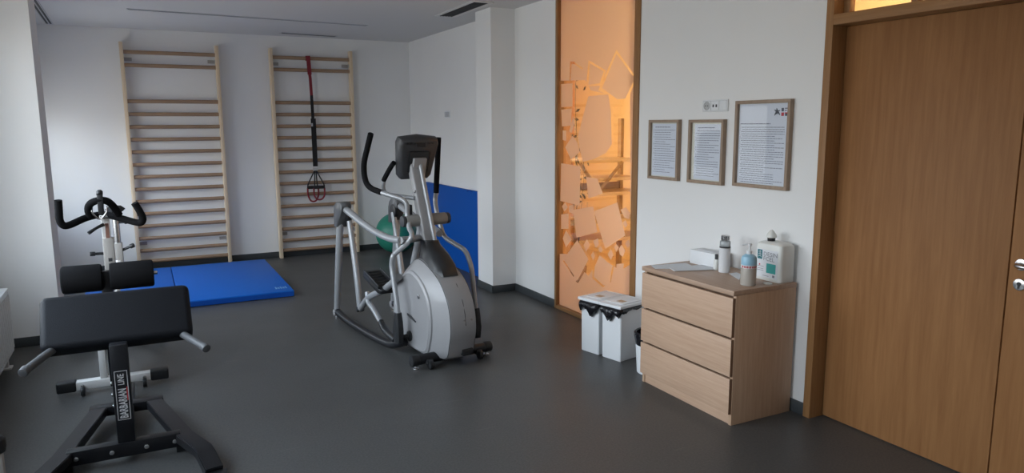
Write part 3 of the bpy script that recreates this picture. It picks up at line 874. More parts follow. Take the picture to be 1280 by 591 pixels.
# ------------------------------------------------------------------ bins
def waste_bin(label, o, bulge):
    t = thing('waste_bin', label, 'waste bin', (*o, 0), math.radians(13), group='white lidded bins')
    w, d, h = 0.186, 0.29, 0.385
    bm = new()
    lo = [(0.010, 0.006, 0), (d - .01, 0.006, 0), (d - .01, w - .006, 0), (0.010, w - .006, 0)]
    def lev(e, z):
        return [(0.008 - e, 0.006 - e, z), (d - .008 + e, 0.006 - e, z), (d - .008 + e, w - .006 + e, z), (0.008 - e, w - .006 + e, z)]
    loft(bm, [lev(0, 0), lev(0.001, 0.01), lev(0.004, h)])
    bmesh.ops.bevel(bm, geom=[e for e in bm.edges], offset=0.004, segments=2, affect='EDGES')
    obj('body', bm, M['white_plastic'], t)
    bm = new(); box(bm, (-0.020, -0.012, h + 0.008), (d + .004, w + .0125, h + 0.030), 0.004); box(bm, (0.03, 0.012, h + .034), (d - .02, w - .012, h + .033), 0.002); obj('lid', bm, M['white_plastic'], t)
    bm = new(); quad(bm, Matrix.Translation((0, 0, h + 0.0345)), 0.075, 0.055, 0.13, 0.115); obj('sticker', bm, M['sticker'], t, 'small tan sticker on the lid')
    # crumpled bag rim hanging out under the lid
    bm = new()
    random.seed(bulge)
    per = []
    N = 64
    def edge(u):
        pts = [(d, -0.000), (0.0, 0.0), (0.0, w), (d, w)]
        ls = [d, w, d]
        s = u * (d * 2 + w)
        for i in range(3):
            if s <= ls[i]:
                a, b = Vector(pts[i]), Vector(pts[i + 1])
                return a.lerp(b, s / ls[i]), i
            s -= ls[i]
        return Vector(pts[3]), 2
    nrm = [Vector((0, -1)), Vector((-1, 0)), Vector((0, 1))]
    rows = []
    prof = [(0.002, h + 0.008), (0.016, h + 0.002), (0.028, h - 0.024), (0.027, h - 0.060), (0.008, h - 0.105)]
    for i in range(N + 1):
        u = i / N
        p, k = edge(u)
        f = 0.25 if k != 1 else 1.0
        row = []
        drop = (0.74 + 0.22 * math.sin(u * 34 + bulge) + random.uniform(-.10, .10)) * (0.45 if k == 0 else (1.0 if k == 1 else 0.35))
        if k == 0:
            drop *= 0.4 + 0.6 * u * (2 * d + w) / d
        for q, (e, z) in enumerate(prof):
            zz = h + 0.008 - (h + 0.008 - z) * (drop if q > 1 else 1) * 0.95
            ee = e * f * (1 + random.uniform(-.35, .35)) + (0.004 if q else -0.002)
            row.append(bm.verts.new((p.x + nrm[k].x * ee, p.y + nrm[k].y * ee, zz)))
        rows.append(row)
    for i in range(N):
        for q in range(len(prof) - 1):
            bm.faces.new((rows[i][q], rows[i + 1][q], rows[i + 1][q + 1], rows[i][q + 1]))
    o_ = obj('bin_bag', bm, M['bag'], t, 'crumpled black bag edge under the lid', angle=80)
    md = o_.modifiers.new('thickness', 'SOLIDIFY'); md.thickness = 0.0015
    return t
a = math.radians(13)
waste_bin('white lidded bin with a black bag, nearer to the dresser', (-0.395, 3.822), 3)
waste_bin('white lidded bin with a black bag, in front of the frosted panel', (-0.395 - math.sin(a) * 0.212, 3.822 + math.cos(a) * 0.212), 11)
t = thing('waste_basket', 'small round white waste basket squeezed between the bins and the dresser', 'waste bin', (-0.325, 3.565, 0))
bm = new(); lathe(bm, [(0.088, 0), (0.092, 0.004), (0.108, 0.262), (0.113, 0.268), (0.113, 0.276), (0.105, 0.276), (0.100, 0.25), (0.086, 0.012)]); obj('basket', bm, M['white_plastic'], t)
bm = new(); lathe(bm, [(0.104, 0.20), (0.1165, 0.258), (0.1175, 0.284), (0.108, 0.292), (0.099, 0.284), (0.092, 0.20)]); obj('bag_rim', bm, M['bag'], t, 'black bag folded over the rim')

# ------------------------------------------------------------------ framed notices and outlets
def notice(label, y0, y1, z0, z1, paper, lines, seed, big=False):
    """y1 > y0; reading direction is -y"""
    random.seed(seed)
    t = thing('framed_notice', label, 'picture frame', (0, (y0 + y1) / 2, (z0 + z1) / 2), group='framed notices')
    w, h = (y1 - y0) / 2, (z1 - z0) / 2
    fw, dp = 0.020, 0.032
    bm = new()
    box(bm, (-dp, -w, h - fw), (-0.0005, w, h), 0.0015)
    box(bm, (-dp, -w, -h), (-0.0005, w, -h + fw), 0.0015)
    box(bm, (-dp, -w, -h + fw), (-0.0005, -w + fw, h - fw), 0.0015)
    box(bm, (-dp, w - fw, -h + fw), (-0.0005, w, h - fw), 0.0015)
    obj('frame', bm, M['frame_oak'], t)
    bm = new(); box(bm, (-0.012, -w + fw, -h + fw), (-0.010, w - fw, h - fw)); obj('mount', bm, M['paper_warm'] , t)
    p0, p1, q0, q1 = paper      # margins: left, right, bottom, top in metres
    A = basis((-0.0125, w - fw - p0, h - fw - q1), (0, -1, 0), (0, 0, 1))
    pw, ph = 2 * (w - fw) - p0 - p1, 2 * (h - fw) - q0 - q1
    bm = new(); quad(bm, A, 0, -ph, pw, 0); pp = obj('paper', bm, M['paper'], t)
    A = basis((-0.0130, w - fw - p0, h - fw - q1), (0, -1, 0), (0, 0, 1))
    bm = new()
    y = -0.02 if not big else -0.115
    hw = pw * 0.62
    x = pw * 0.12 if not big else 0.012
    # heading, one bold line of short words
    e = x + hw
    while x < e:
        l = random.uniform(.012, .035)
        quad(bm, A, x, y - 0.006, min(x + l, e), y)
        x += l + 0.004
    y -= 0.022
    for k in range(lines):
        ind = pw * 0.10 if not big else 0.02 + 0.01 * (k % 3 == 1)
        if not big and random.random() < 0.42:
            quad(bm, A, pw * 0.05, y - 0.0045, pw * 0.05 + 0.006, y + 0.001)
        end = pw * random.choice((0.93, 0.93, 0.9, 0.55, 0.75))
        x = ind
        while x < end:
            l = random.uniform(.008, .028)
            quad(bm, A, x, y - 0.0038, min(x + l, end), y)
            x += l + 0.003
        y -= (ph - (0.135 if big else 0.055)) / lines
    obj('print', bm, M['ink_grey'], pp)
    if big:
        B = basis((-0.0132, w - fw - p0 + 0, h - fw - q1), (0, -1, 0), (0, 0, 1))
        bm = new()
        cx, cy = pw - 0.090, -0.050
        # a leaping dark figure: head, body and spread limbs
        for pts in ([(-.020, .012), (-.004, .004), (.010, -.004), (.022, -.018)], [(-.018, -.020), (-.006, -.004), (.004, .004), (.022, .008)], [(-.004, .020), (.0, .006), (-.002, -.012)]):
            tube(bm, [B @ Vector((cx + a_, cy + b_, 0)) for a_, b_ in pts], [0.0022, 0.0055, 0.0055, 0.002][:len(pts)], 6, 3)
        obj('figure_emblem', bm, M['ink'], pp)
        sx, sy = pw - 0.058, -0.028
        bm = new(); quad(bm, B, sx, sy - 0.020, sx + 0.018, sy); quad(bm, B, sx + 0.024, sy - 0.005, sx + 0.046, sy); quad(bm, B, sx + 0.024, sy - 0.017, sx + 0.040, sy - 0.012); quad(bm, B, sx + 0.027, sy - 0.046, sx + 0.046, sy - 0.032); obj('black_squares', bm, M['ink'], pp)
        bm = new(); quad(bm, B, sx, sy - 0.046, sx + 0.020, sy - 0.026); quad(bm, B, sx + 0.026, sy - 0.032, sx + 0.046, sy - 0.026); obj('red_squares', bm, M['red_ink'], pp)
    bm = new(); box(bm, (-0.0165, -w + fw, -h + fw), (-0.0150, w - fw, h - fw)); obj('glass', bm, M['poster_glass'], t)
notice('smaller brown-framed notice furthest from the door', 3.700, 4.030, 1.293, 1.716, (0.006, 0.012, 0.006, 0.008), 19, 3)
notice('smaller brown-framed notice between the other framed notices', 3.266, 3.598, 1.293, 1.714, (0.026, 0.010, 0.006, 0.010), 20, 5)
notice('large brown-framed notice with a red and black emblem nearest the door', 2.738, 3.170, 1.300, 1.825, (0.003, 0.002, 0.002, 0.002), 26, 9, True)

t = thing('wall_socket', 'white triple wall socket plate above the framed notices', 'wall socket', (0, 3.374, 1.802))
bm = new(); box(bm, (-0.009, -0.116, -0.038), (-0.0003, 0.116, 0.038), 0.003); obj('plate', bm, M['white_plastic'], t)
bm = new(); lathe(bm, [(0.024, 0), (0.028, 0.001), (0.028, 0.004), (0.022, 0.004), (0.020, 0.001)]); bmesh.ops.transform(bm, matrix=basis((-0.0085, 0.074, 0), (0, 1, 0), (0, 0, -1)), verts=bm.verts[:]); s_ = obj('socket_ring', bm, mat('socket_grey', (0.45, 0.46, 0.46), 0.5), t)
bm = new()
for sy in (-.010, .010):
    cyl(bm, (-0.009, 0.074 + sy, 0), (-0.0125, 0.074 + sy, 0), 0.0035, n=8)
obj('pin_holes', bm, M['dark_plastic'], s_)
bm = new()
for sy in (-.014, .014):
    box(bm, (-0.0105, sy - 0.007, -0.010), (-0.0088, sy + 0.007, 0.008), 0.001, 1)
obj('data_ports', bm, M['dark_plastic'], t, 'two black data ports')
for y in (0.074, 0.0, -0.076):
    bm = new()
    for q in ((y - .036, -.031, y + .036, -.029), (y - .036, .029, y + .036, .031), (y - .036, -.029, y - .034, .029), (y + .034, -.029, y + .036, .029)):
        box(bm, (-0.0098, q[0], q[1]), (-0.0088, q[2], q[3]))
    obj('module_rim', bm, bpy.data.materials['socket_grey'], t)
bm = new(); box(bm, (-0.0105, -0.104, -0.030), (-0.0088, -0.048, 0.030), 0.002); box(bm, (-0.0112, -0.0765, -0.028), (-0.0102, -0.0755, 0.028)); obj('rocker', bm, M['white_plastic'], t)

t = thing('light_switch', 'small pale switch plate on the wall above the standing blue mat', 'light switch', (0, 7.98, 1.815))
bm = new(); box(bm, (-0.009, -0.085, -0.042), (-0.0003, 0.085, 0.042), 0.003); obj('plate', bm, M['white_plastic'], t)
bm = new(); box(bm, (-0.013, -0.075, -0.03), (-0.0085, -0.005, 0.03), 0.002); box(bm, (-0.013, 0.005, -0.03), (-0.0085, 0.075, 0.03), 0.002); obj('rocker', bm, M['vent_grey'], t)

# ------------------------------------------------------------------ radiator
t = thing('radiator', 'white panel radiator under the window beside the pier', 'radiator', (-4.25, 3.3, 0))
bm = new(); box(bm, (-0.10, 0, 0.10), (-0.002, 2.54, 0.545), 0.006); obj('panel', bm, M['white_metal'], t)
bm = new()
for k in range(50):
    y = 0.04 + k * 0.0505
    box(bm, (-0.004, y - 0.008, 0.13), (0.004, y + 0.008, 0.515), 0.002, 1)
obj('flutes', bm, M['white_metal'], t)
bm = new(); box(bm, (-0.105, -0.002, 0.540), (0.003, 2.542, 0.560), 0.004); obj('top_grille', bm, M['white_metal'], t)
for y in (0.3, 2.44):
    bm = new(); box(bm, (-0.07, y - 0.02, 0.012), (-0.03, y + 0.02, 0.11), 0.002)
    box(bm, (-0.09, y - 0.04, 0.0), (-0.01, y + 0.04, 0.012), 0.002)
    obj('foot', bm, M['white_metal'], t)
bm = new(); tube(bm, [(-0.05, 2.50, 0.11), (-0.05, 2.50, 0.06), (-0.07, 2.50, 0.04), (-0.20, 2.50, 0.04)], 0.010, 8, 4); cyl(bm, (-0.05, 2.50, 0.10), (-0.05, 2.50, 0.14), 0.018); obj('valve_pipe', bm, M['white_metal'], t)

# ------------------------------------------------------------------ padded post at the picture edge
t = thing('machine_post', 'pale upright post with a black rubber end cap beside the radiator', 'machine post', (-3.952, 3.2, 0))
bm = new(); box(bm, (-0.02, -0.02, 0.012), (0.02, 0.02, 0.37), 0.004); obj('post', bm, M['grey_metal'], t)
bm = new(); box(bm, (-0.06, -0.06, 0), (0.06, 0.06, 0.012), 0.003); obj('foot_plate', bm, M['black_metal'], t)
bm = new(); lathe(bm, [(0.020, 0.362), (0.032, 0.372), (0.036, 0.395), (0.034, 0.425), (0.022, 0.438), (0.006, 0.441)]); obj('rubber_cap', bm, M['black_plastic'], t)

# ------------------------------------------------------------------ hyperextension bench
t = thing('hyperextension_bench', 'black back extension bench with a wide hip pad and foam ankle rollers', 'exercise bench', (-3.515, 3.70, 0))
def plate_bar(bm, pts, w, h):
    """rectangular bar along pts (centre line at its top), level top of width w, height h"""
    P = [Vector(p) for p in pts]
    n = len(P)
    ringL = []
    for i, p in enumerate(P):
        d = (P[min(i + 1, n - 1)] - P[max(i - 1, 0)])
        d2 = Vector((d.x, d.y, 0))
        if d2.length < 1e-6:
            d2 = Vector((0, 1, 0))
        s = Vector((d2.y, -d2.x, 0)).normalized()
        d.normalize()
        up = s.cross(d)
        if up.z < 0 or (abs(up.z) < 1e-6 and False):
            up = -up
        ringL.append([p - s * w / 2, p + s * w / 2, p + s * w / 2 - up * h, p - s * w / 2 - up * h])
    loft(bm, ringL)
for s in (-1, 1):
    bm = new()
    plate_bar(bm, [(s * 0.135, 0.635, 0.105), (s * 0.145, 0.58, 0.108), (s * 0.275, 0.0, 0.108), (s * 0.345, -0.20, 0.107), (s * 0.358, -0.245, 0.095), (s * 0.385, -0.36, 0.048)], 0.085, 0.048)
    bmesh.ops.bevel(bm, geom=bm.edges[:], offset=0.004, segments=2, affect='EDGES')
    lg = obj('leg', bm, M['black_metal'], t)
    bm = new(); box(bm, (s * 0.385 - 0.055, -0.43, 0.0), (s * 0.385 + 0.055, -0.34, 0.030), 0.006); obj('foot', bm, M['black_plastic'], lg)
    bm = new(); box(bm, (s * 0.27 - 0.04, 0.02, 0.0), (s * 0.27 + 0.035, 0.075, 0.062), 0.004); obj('foot', bm, M['black_plastic'], lg)
bm = new(); box(bm, (-0.19, 0.585, 0.055), (0.19, 0.665, 0.108), 0.004); obj('crossbar', bm, M['black_metal'], t)
bm = new(); box(bm, (-0.255, 0.0, 0.038), (0.255, 0.06, 0.112), 0.004); cb = obj('crossbar', bm, M['black_metal'], t)
for x in (-0.215, -0.060, 0.095, 0.225):
    bm = new(); cyl(bm, (x, 0.001, 0.076), (x, -0.011, 0.076), 0.012, n=12, bev=0.003); obj('bolt', bm, M['chrome'], cb)
bm = new(); box(bm, (-0.035, 0.055, 0.050), (0.035, 1.02, 0.100), 0.004); obj('spine_beam', bm, M['black_metal'], t)
bm = new(); box(bm, (-0.032, 0.008, 0.10), (0.048, 0.075, 0.62), 0.005); pst = obj('post', bm, M['black_metal'], t)
for z in (0.30, 0.36, 0.42):
    bm = new(); cyl(bm, (-0.0315, 0.04, z), (-0.040, 0.04, z), 0.010, n=10, bev=0.002); obj('bolt', bm, M['chrome'], pst)
# name plate: white outline and white lettering reading upward
A = basis((0.008, 0.0072, 0.0), (0, 0, 1), (-1, 0, 0))
bm = new()
z0, z1, hw = 0.232, 0.487, 0.029
for q in ((z0, -hw, z1, -hw + .003), (z0, hw - .003, z1, hw), (z0, -hw, z0 + .003, hw), (z1 - .003, -hw, z1, hw)):
    quad(bm, A, *q)
obj('badge_outline', bm, mat('badge_white', (0.55, 0.55, 0.56), 0.5), pst)
bm = new()
text(bm, 'BARBARIAN', 0.050, A @ Matrix.Translation((z0 + 0.008, -0.017, 0)), sx=0.58, bold=0.0012)
obj('badge_word', bm, bpy.data.materials['badge_white'], pst)
bm = new()
text(bm, 'LINE', 0.040, A @ Matrix.Translation((z1 - 0.074, -0.012, 0)), sx=0.72, bold=0.0006)
obj('badge_word', bm, bpy.data.materials['badge_white'], pst)
bm = new(); quad(bm, A, z0 + 0.10, -0.024, z0 + 0.17, -0.020); obj('badge_stripe', bm, M['red_ink'], pst)
# hip pad, a slanted rounded cushion
A = Matrix.Translation((0.012, 0.125, 0.600)) @ Matrix.Rotation(math.radians(-38), 4, 'X')
bm = new(); box(bm, (-0.345, -0.02, 0.0), (0.345, 0.10, 0.295), 0.034, 5, A); hp = obj('hip_pad', bm, M['vinyl'], t)
bm = new(); box(bm, (-0.33, 0.099, 0.02), (0.33, 0.117, 0.275), 0.003, 2, A); obj('backing_board', bm, M['black_plastic'], hp)
for s in (-1, 1):
    bm = new(); tube(bm, [(0.012 + s * 0.29, 0.15, 0.600), (0.012 + s * 0.33, 0.05, 0.590), (0.012 + s * 0.385, -0.07, 0.573)], 0.019, 14, 3)
    hd = obj('handle', bm, M['rubber_grip'], t, 'grey rubber grip')
    bm = new(); cyl(bm, (0.012 + s * 0.378, -0.055, 0.578), (0.012 + s * 0.392, -0.088, 0.568), 0.022, n=16, bev=0.004); obj('end_cap', bm, M['rubber_grip'], hd)
# ankle rollers
bm = new(); box(bm, (-0.095, 0.985, 0.098), (-0.035, 1.045, 0.82), 0.004); obj('roller_post', bm, M['black_metal'], t)
bm = new(); cyl(bm, (-0.30, 1.015, 0.783), (0.215, 1.015, 0.783), 0.012); obj('roller_axle', bm, M['chrome'], t)
for a_, b_ in ((-0.300, -0.085), (-0.045, 0.195)):
    bm = new(); cyl(bm, (a_, 1.015, 0.783), (b_, 1.015, 0.783), 0.083, n=32, bev=0.014); obj('ankle_roller', bm, M['foam'], t)

# ------------------------------------------------------------------ spin bike behind the bench
t = thing('spin_bike', 'white exercise bike with black curved handlebar standing behind the bench', 'exercise bike', (-3.60, 4.93, 0))
def bar_foot(y, w):
    bm = new(); box(bm, (-w, y - 0.032, 0.035), (w, y + 0.032, 0.088), 0.006); f = obj('foot_bar', bm, M['white_metal'], t)
    for s in (-1, 1):
        b = new(); box(b, (s * w - 0.055 + s * 0.04, y - 0.040, 0.028), (s * w + 0.055 + s * 0.04, y + 0.040, 0.098), 0.012, 3); obj('end_cap', b, M['black_plastic'], f)
        b = new(); cyl(b, (s * (w - 0.05) - 0.012, y - 0.05, 0.03), (s * (w - 0.05) + 0.012, y - 0.05, 0.03), 0.029, n=16, bev=0.004); obj('transport_wheel', b, M['black_plastic'], f)
        b = new(); cyl(b, (s * (w - 0.05), y - 0.032, 0.062), (s * (w - 0.05), y - 0.045, 0.062), 0.011, n=10, bev=0.002); obj('bolt', b, M['chrome'], f)
bar_foot(0.0, 0.225)
bar_foot(1.05, 0.225)
bm = new()
box(bm, (-0.075, -0.026, 0.085), (-0.035, 0.026, 0.50), 0.005)
tube(bm, [(-0.01, 0.0, 0.48), (0.01, 0.10, 0.62), (0.034, 0.075, 0.76)], 0.032, 10, 3)
tube(bm, [(0.0, 0.05, 0.50), (0.0, 0.55, 0.34), (0.0, 1.05, 0.08)], 0.030, 10, 3)
tube(bm, [(0.0, 0.55, 0.34), (0.04, 0.62, 0.60), (0.067, 0.64, 0.74)], 0.030, 10, 3)
obj('frame', bm, M['white_metal'], t)
bm = new(); cyl(bm, (-0.012, 0.20, 0.33), (0.028, 0.20, 0.33), 0.21, n=40, bev=0.008); fw_ = obj('flywheel', bm, M['silver_dark'], t)
bm = new(); cyl(bm, (-0.035, 0.20, 0.33), (0.05, 0.20, 0.33), 0.03, n=20, bev=0.004); obj('hub', bm, M['black_plastic'], fw_)
bm = new(); box(bm, (0.045, 0.15, 0.26), (0.075, 0.72, 0.40), 0.014, 3); obj('chain_guard', bm, M['black_plastic'], t)
for s in (-1, 1):
    bm = new(); tube(bm, [(s * 0.09, 0.55, 0.33), (s * 0.10, 0.55 + s * 0.165, 0.33)], 0.012, 8, 1); cr = obj('crank', bm, M['chrome'], t)
    bm = new(); box(bm, (s * 0.16 - 0.05, 0.55 + s * 0.165 - 0.045, 0.320), (s * 0.16 + 0.05, 0.55 + s * 0.165 + 0.045, 0.345), 0.006); obj('pedal', bm, M['black_plastic'], cr)
bm = new(); cyl(bm, (-0.095, 0.55, 0.33), (0.095, 0.55, 0.33), 0.016); obj('crank_axle', bm, M['chrome'], t)
# handlebar post: wide sleeve, slim post, knobs
bm = new(); box(bm, (0.004, 0.035, 0.72), (0.066, 0.10, 0.985), 0.005); obj('post_sleeve', bm, M['grey_metal'], t, 'warm grey sleeve with two dark stickers')
bm = new(); 
for z in (0.80, 0.835):
    bm = new(); box(bm, (0.028, 0.033, z), (0.050, 0.036, z + 0.022)); obj('sticker', bm, M['dark_plastic'], t)
bm = new(); box(bm, (0.006, 0.045, 0.94), (0.052, 0.09, 1.125), 0.005); obj('handlebar_post', bm, M['white_metal'], t)
bm = new(); box(bm, (0.026, 0.0435, 0.985), (0.046, 0.0455, 1.08)); obj('scale_strip', bm, mat('brown_strip', (0.25, 0.12, 0.09), 0.6), t)
bm = new(); tube(bm, [(0.02, 0.03, 1.075), (-0.02, 0.01, 1.058), (-0.065, -0.01, 1.030)], [0.012, 0.009, 0.012], 8, 3); obj('clamp_lever', bm, M['black_plastic'], t)
bm = new(); cyl(bm, (0.006, 0.065, 0.885), (-0.045, 0.06, 0.887), 0.009, n=10); cyl(bm, (-0.043, 0.06, 0.887), (-0.073, 0.058, 0.888), 0.014, n=12, bev=0.003); obj('knob', bm, M['black_plastic'], t)
# seat post further back
bm = new(); box(bm, (0.040, 0.62, 0.66), (0.095, 0.69, 0.865), 0.005); obj('post_sleeve', bm, M['grey_metal'], t)
bm = new(); cyl(bm, (0.067, 0.655, 0.85), (0.067, 0.655, 1.075), 0.022, n=16); cyl(bm, (0.067, 0.655, 1.055), (0.067, 0.655, 1.085), 0.034, n=16, bev=0.004); obj('seat_post', bm, M['chrome'], t)
bm = new(); cyl(bm, (0.07, 0.655, 0.80), (0.145, 0.63, 0.835), 0.010, n=10); cyl(bm, (0.143, 0.63, 0.834), (0.17, 0.625, 0.845), 0.016, n=12, bev=0.003); obj('knob', bm, M['black_plastic'], t)
bm = new(); cyl(bm, (0.065, 0.66, 1.01), (0.125, 0.65, 1.012), 0.009, n=10); cyl(bm, (0.12, 0.65, 1.012), (0.138, 0.65, 1.012), 0.016, n=12, bev=0.003); obj('knob', bm, M['black_plastic'], t)
bm = new()
loft(bm, [[(0.067 + x * w, y, z + dz * abs(x) ** 2) for x, dz in ((-1, -.02), (-.6, 0), (0, 0.004), (.6, 0), (1, -.02), (.7, -.04), (-.7, -.04))] for y, w, z in ((0.50, 0.022, 1.105), (0.56, 0.03, 1.11), (0.66, 0.050, 1.11), (0.74, 0.065, 1.118), (0.78, 0.06, 1.12), (0.80, 0.04, 1.115))])
obj('saddle', bm, M['vinyl'], t)
# handlebar: outer horns and a central loop
HB = Matrix.Translation((0, 0, -0.022))
bm = new()
tube(bm, [(-0.196, -0.14, 1.278), (-0.199, -0.13, 1.21), (-0.200, -0.12, 1.155), (-0.186, -0.11, 1.124), (-0.155, -0.09, 1.120), (-0.07, -0.02, 1.150), (0.02, 0.03, 1.160), (0.11, -0.02, 1.140), (0.205, -0.09, 1.112), (0.236, -0.11, 1.116), (0.243, -0.12, 1.145), (0.228, -0.13, 1.19), (0.205, -0.14, 1.240)], 0.0215, 12, 6)
tube(bm, [(-0.047, -0.02, 1.155), (-0.052, -0.05, 1.205), (-0.035, -0.09, 1.243), (0.005, -0.11, 1.262), (0.05, -0.10, 1.258), (0.082, -0.07, 1.225), (0.112, -0.03, 1.160)], 0.022, 12, 6)
bmesh.ops.transform(bm, matrix=HB, verts=bm.verts[:])
obj('handlebar', bm, M['foam'], t, 'black foam covered horned handlebar with a central loop')
bm = new(); box(bm, (0.004, -0.13, 1.16), (0.036, -0.10, 1.278), 0.004); cyl(bm, (0.020, -0.12, 1.275), (0.020, -0.10, 1.296), 0.018, n=12, bev=0.003); obj('display_mount', bm, M['black_plastic'], t)
bm = new(); tube(bm, [(-0.030, -0.06, 1.20), (-0.030, -0.06, 1.16), (0.005, -0.04, 1.118), (0.045, -0.06, 1.16), (0.050, -0.06, 1.20)], 0.005, 8, 4); box(bm, (0.0, 0.0, 1.112), (0.07, 0.06, 1.14), 0.004); obj('clamp', bm, M['chrome'], t)

# ------------------------------------------------------------------ elliptical trainer
E_ = thing('elliptical_trainer', 'silver elliptical trainer with a black console and long moving handles', 'elliptical trainer', (-1.45, 4.41, 0), 0.1082)
def part(name, mat_, *fs, parent=None, label=None, angle=35):
    bm = new()
    for f in fs:
        f(bm)
    return obj(name, bm, M[mat_], parent or E_, label, angle)
def prof_side(k):   # (t, z) side outline, anticlockwise from the front foot
    return [(0.05, 0.06), (-0.025, 0.16), (-0.055, 0.31), (-0.025, 0.467), (0.055, 0.56), (0.16, 0.62), (0.27, 0.64), (0.38, 0.60), (0.49, 0.53), (0.56, 0.42), (0.585, 0.29), (0.57, 0.16), (0.53, 0.075), (0.30, 0.055)]
def prof_mid():
    return [(-0.12, 0.055), (-0.20, 0.18), (-0.225, 0.31), (-0.185, 0.47), (-0.075, 0.60), (0.075, 0.675), (0.25, 0.72), (0.38, 0.67), (0.49, 0.58), (0.56, 0.44), (0.585, 0.29), (0.57, 0.16), (0.53, 0.07), (0.25, 0.05)]
def dense(poly, n=4):
    P = [Vector((p[0], p[1], 0)) for p in poly]
    out = []
    m = len(P)
    for i in range(m):
        a, b, c, d = P[i - 1], P[i], P[(i + 1) % m], P[(i + 2) % m]
        for k in range(n):
            t_ = k / n
            out.append(0.5 * ((2 * b) + (c - a) * t_ + (2 * a - 5 * b + 4 * c - d) * t_ * t_ + (3 * b - a - 3 * c + d) * t_ ** 3))
    return out
S_, C_ = dense(prof_side(0)), dense(prof_mid())
cx, cz = 0.26, 0.33
def sec(s, P, sc_=1.0, off=0.0):
    return [Vector((s, cx + .04 + (p.x - cx) * sc_ + off, cz + (p.y - cz) * sc_)) for p in P]
bm = new()
bands = [sec(-.170, S_, .80), sec(-.176, S_, .93), sec(-.166, S_, .985), sec(-.155, S_, 1.0), sec(-.104, C_, .985), sec(-.096, C_, 1.0), sec(-.05, C_, 1.012), sec(0, C_, 1.017), sec(.05, C_, 1.012), sec(.096, C_, 1.0), sec(.104, C_, .985), sec(.155, S_, 1.0), sec(.166, S_, .985), sec(.176, S_, .93), sec(.170, S_, .80)]
loft(bm, bands)
shroud = obj('drive_shroud', bm, M['silver'], E_, 'rounded silver drive cover', angle=28)
part('badge', 'chrome', lambda b: cyl(b, (-.170, .16, .47), (-.179, .16, .47), .016, n=20, bev=.003), parent=shroud)
part('side_logo', 'dark_plastic', lambda b: tube(b, [(-.174, .36, .30), (-.176, .30, .29), (-.176, .22, .272)], [.008, .012, .006], 8, 3, .5), parent=shroud, label='small dark raised mark on the side')
part('front_socket', 'black_plastic', lambda b: box(b, (0.00, -.166, .085), (.085, -.125, .130), .003, 2), parent=shroud)
part('screws', 'chrome', lambda b: (cyl(b, (-.02, -.226, .36), (-.02, -.236, .36), .005, n=8), cyl(b, (.035, -.226, .36), (.035, -.236, .36), .005, n=8)), parent=shroud)
part('front_seam', 'dark_plastic', lambda b: tube(b, [Vector((0.012, cx + (p.x - cx) * 1.017 + .04, cz + (p.y - cz) * 1.017)) for p in (C_[8], C_[10], C_[12], C_[15], C_[18], C_[20])], .002, 6, 1), parent=shroud)
for s in (-1, 1):
    part('panel_seam', 'dark_plastic', lambda b: tube(b, [Vector((s * .1005, cx + .04 + (p.x - cx) * .992, cz + (p.y - cz) * .992)) for p in C_[0:27]], .0028, 6, 1), parent=shroud)
# boot at the foot of the mast
def boot(b):
    loft(b, [[Vector((sx * w, tc + ty * d, z)) for sx, ty in ((-1, -.6), (-.6, -1), (.6, -1), (1, -.6), (1, .6), (.6, 1), (-.6, 1), (-1, .6))] for w, d, tc, z in ((.098, .20, .19, .63), (.094, .17, .20, .69), (.078, .12, .245, .765), (.060, .072, .30, .82), (.056, .064, .315, .85))])
part('mast_boot', 'black_plastic', boot, angle=50)
# mast
mast_a, mast_b = Vector((0, .300, .76)), Vector((0, .565, 1.46))
Amast = basis(mast_a, mast_b - mast_a, (1, 0, 0))
Lm = (mast_b - mast_a).length
mast = part('mast', 'silver', lambda b: box(b, (0, -.048, -.035), (Lm, .048, .035), .016, 4, Amast))
part('mast_rail', 'silver_dark', lambda b: tube(b, [(.03, .262, .78), (.03, .50, 1.40)], .017, 12, 1), parent=mast)
part('bottle_holder_screw', 'chrome', lambda b: cyl(b, (-.048, .44, 1.20), (-.055, .44, 1.20), .012, n=12, bev=.003), parent=mast)
# console
Acon = Matrix.Translation((0.02, .555, 1.455)) @ Matrix.Rotation(math.radians(18), 4, 'X')
def con(b):
    def ring(y, g):
        pts = [(-.135, -.155), (.10, -.165), (.165, .12), (.15, .16), (0, .18), (-.15, .16), (-.17, .10)]
        pts = [(-.11, -.178), (.11, -.178), (.135, -.15), (.168, .11), (.155, .15), (0, .168), (-.155, .15), (-.168, .11), (-.135, -.15)]
        return [Acon @ Vector((x * g, y, z * g)) for x, z in pts]
    loft(b, [ring(-.052, .80), ring(-.045, .90), ring(-.02, .98), ring(.02, 1.0), ring(.032, .985), ring(.036, .94)])
console = part('console', 'dark_plastic', con, angle=50)
part('back_cover', 'black_plastic', lambda b: box(b, (-.085, -.062, -.11), (.085, -.048, .06), .012, 3, Acon), parent=console)
part('top_vents', 'black_plastic', lambda b: [cyl(b, Acon @ Vector((x, -.048, .122)), Acon @ Vector((x, -.060, .122)), .008, n=8) for x in (-.11, -.08, -.05, .07, .10)] and box(b, (-.035, -.060, .095), (.045, -.046, .125), .004, 1, Acon), parent=console)
part('screen', 'black_plastic', lambda b: box(b, (-.12, .0355, -.06), (.12, .040, .11), .002, 1, Acon), parent=console)
part('console_bracket', 'silver', lambda b: box(b, (-.052, -.085, -.155), (.058, -.050, .012), .010, 3, Acon), parent=console)
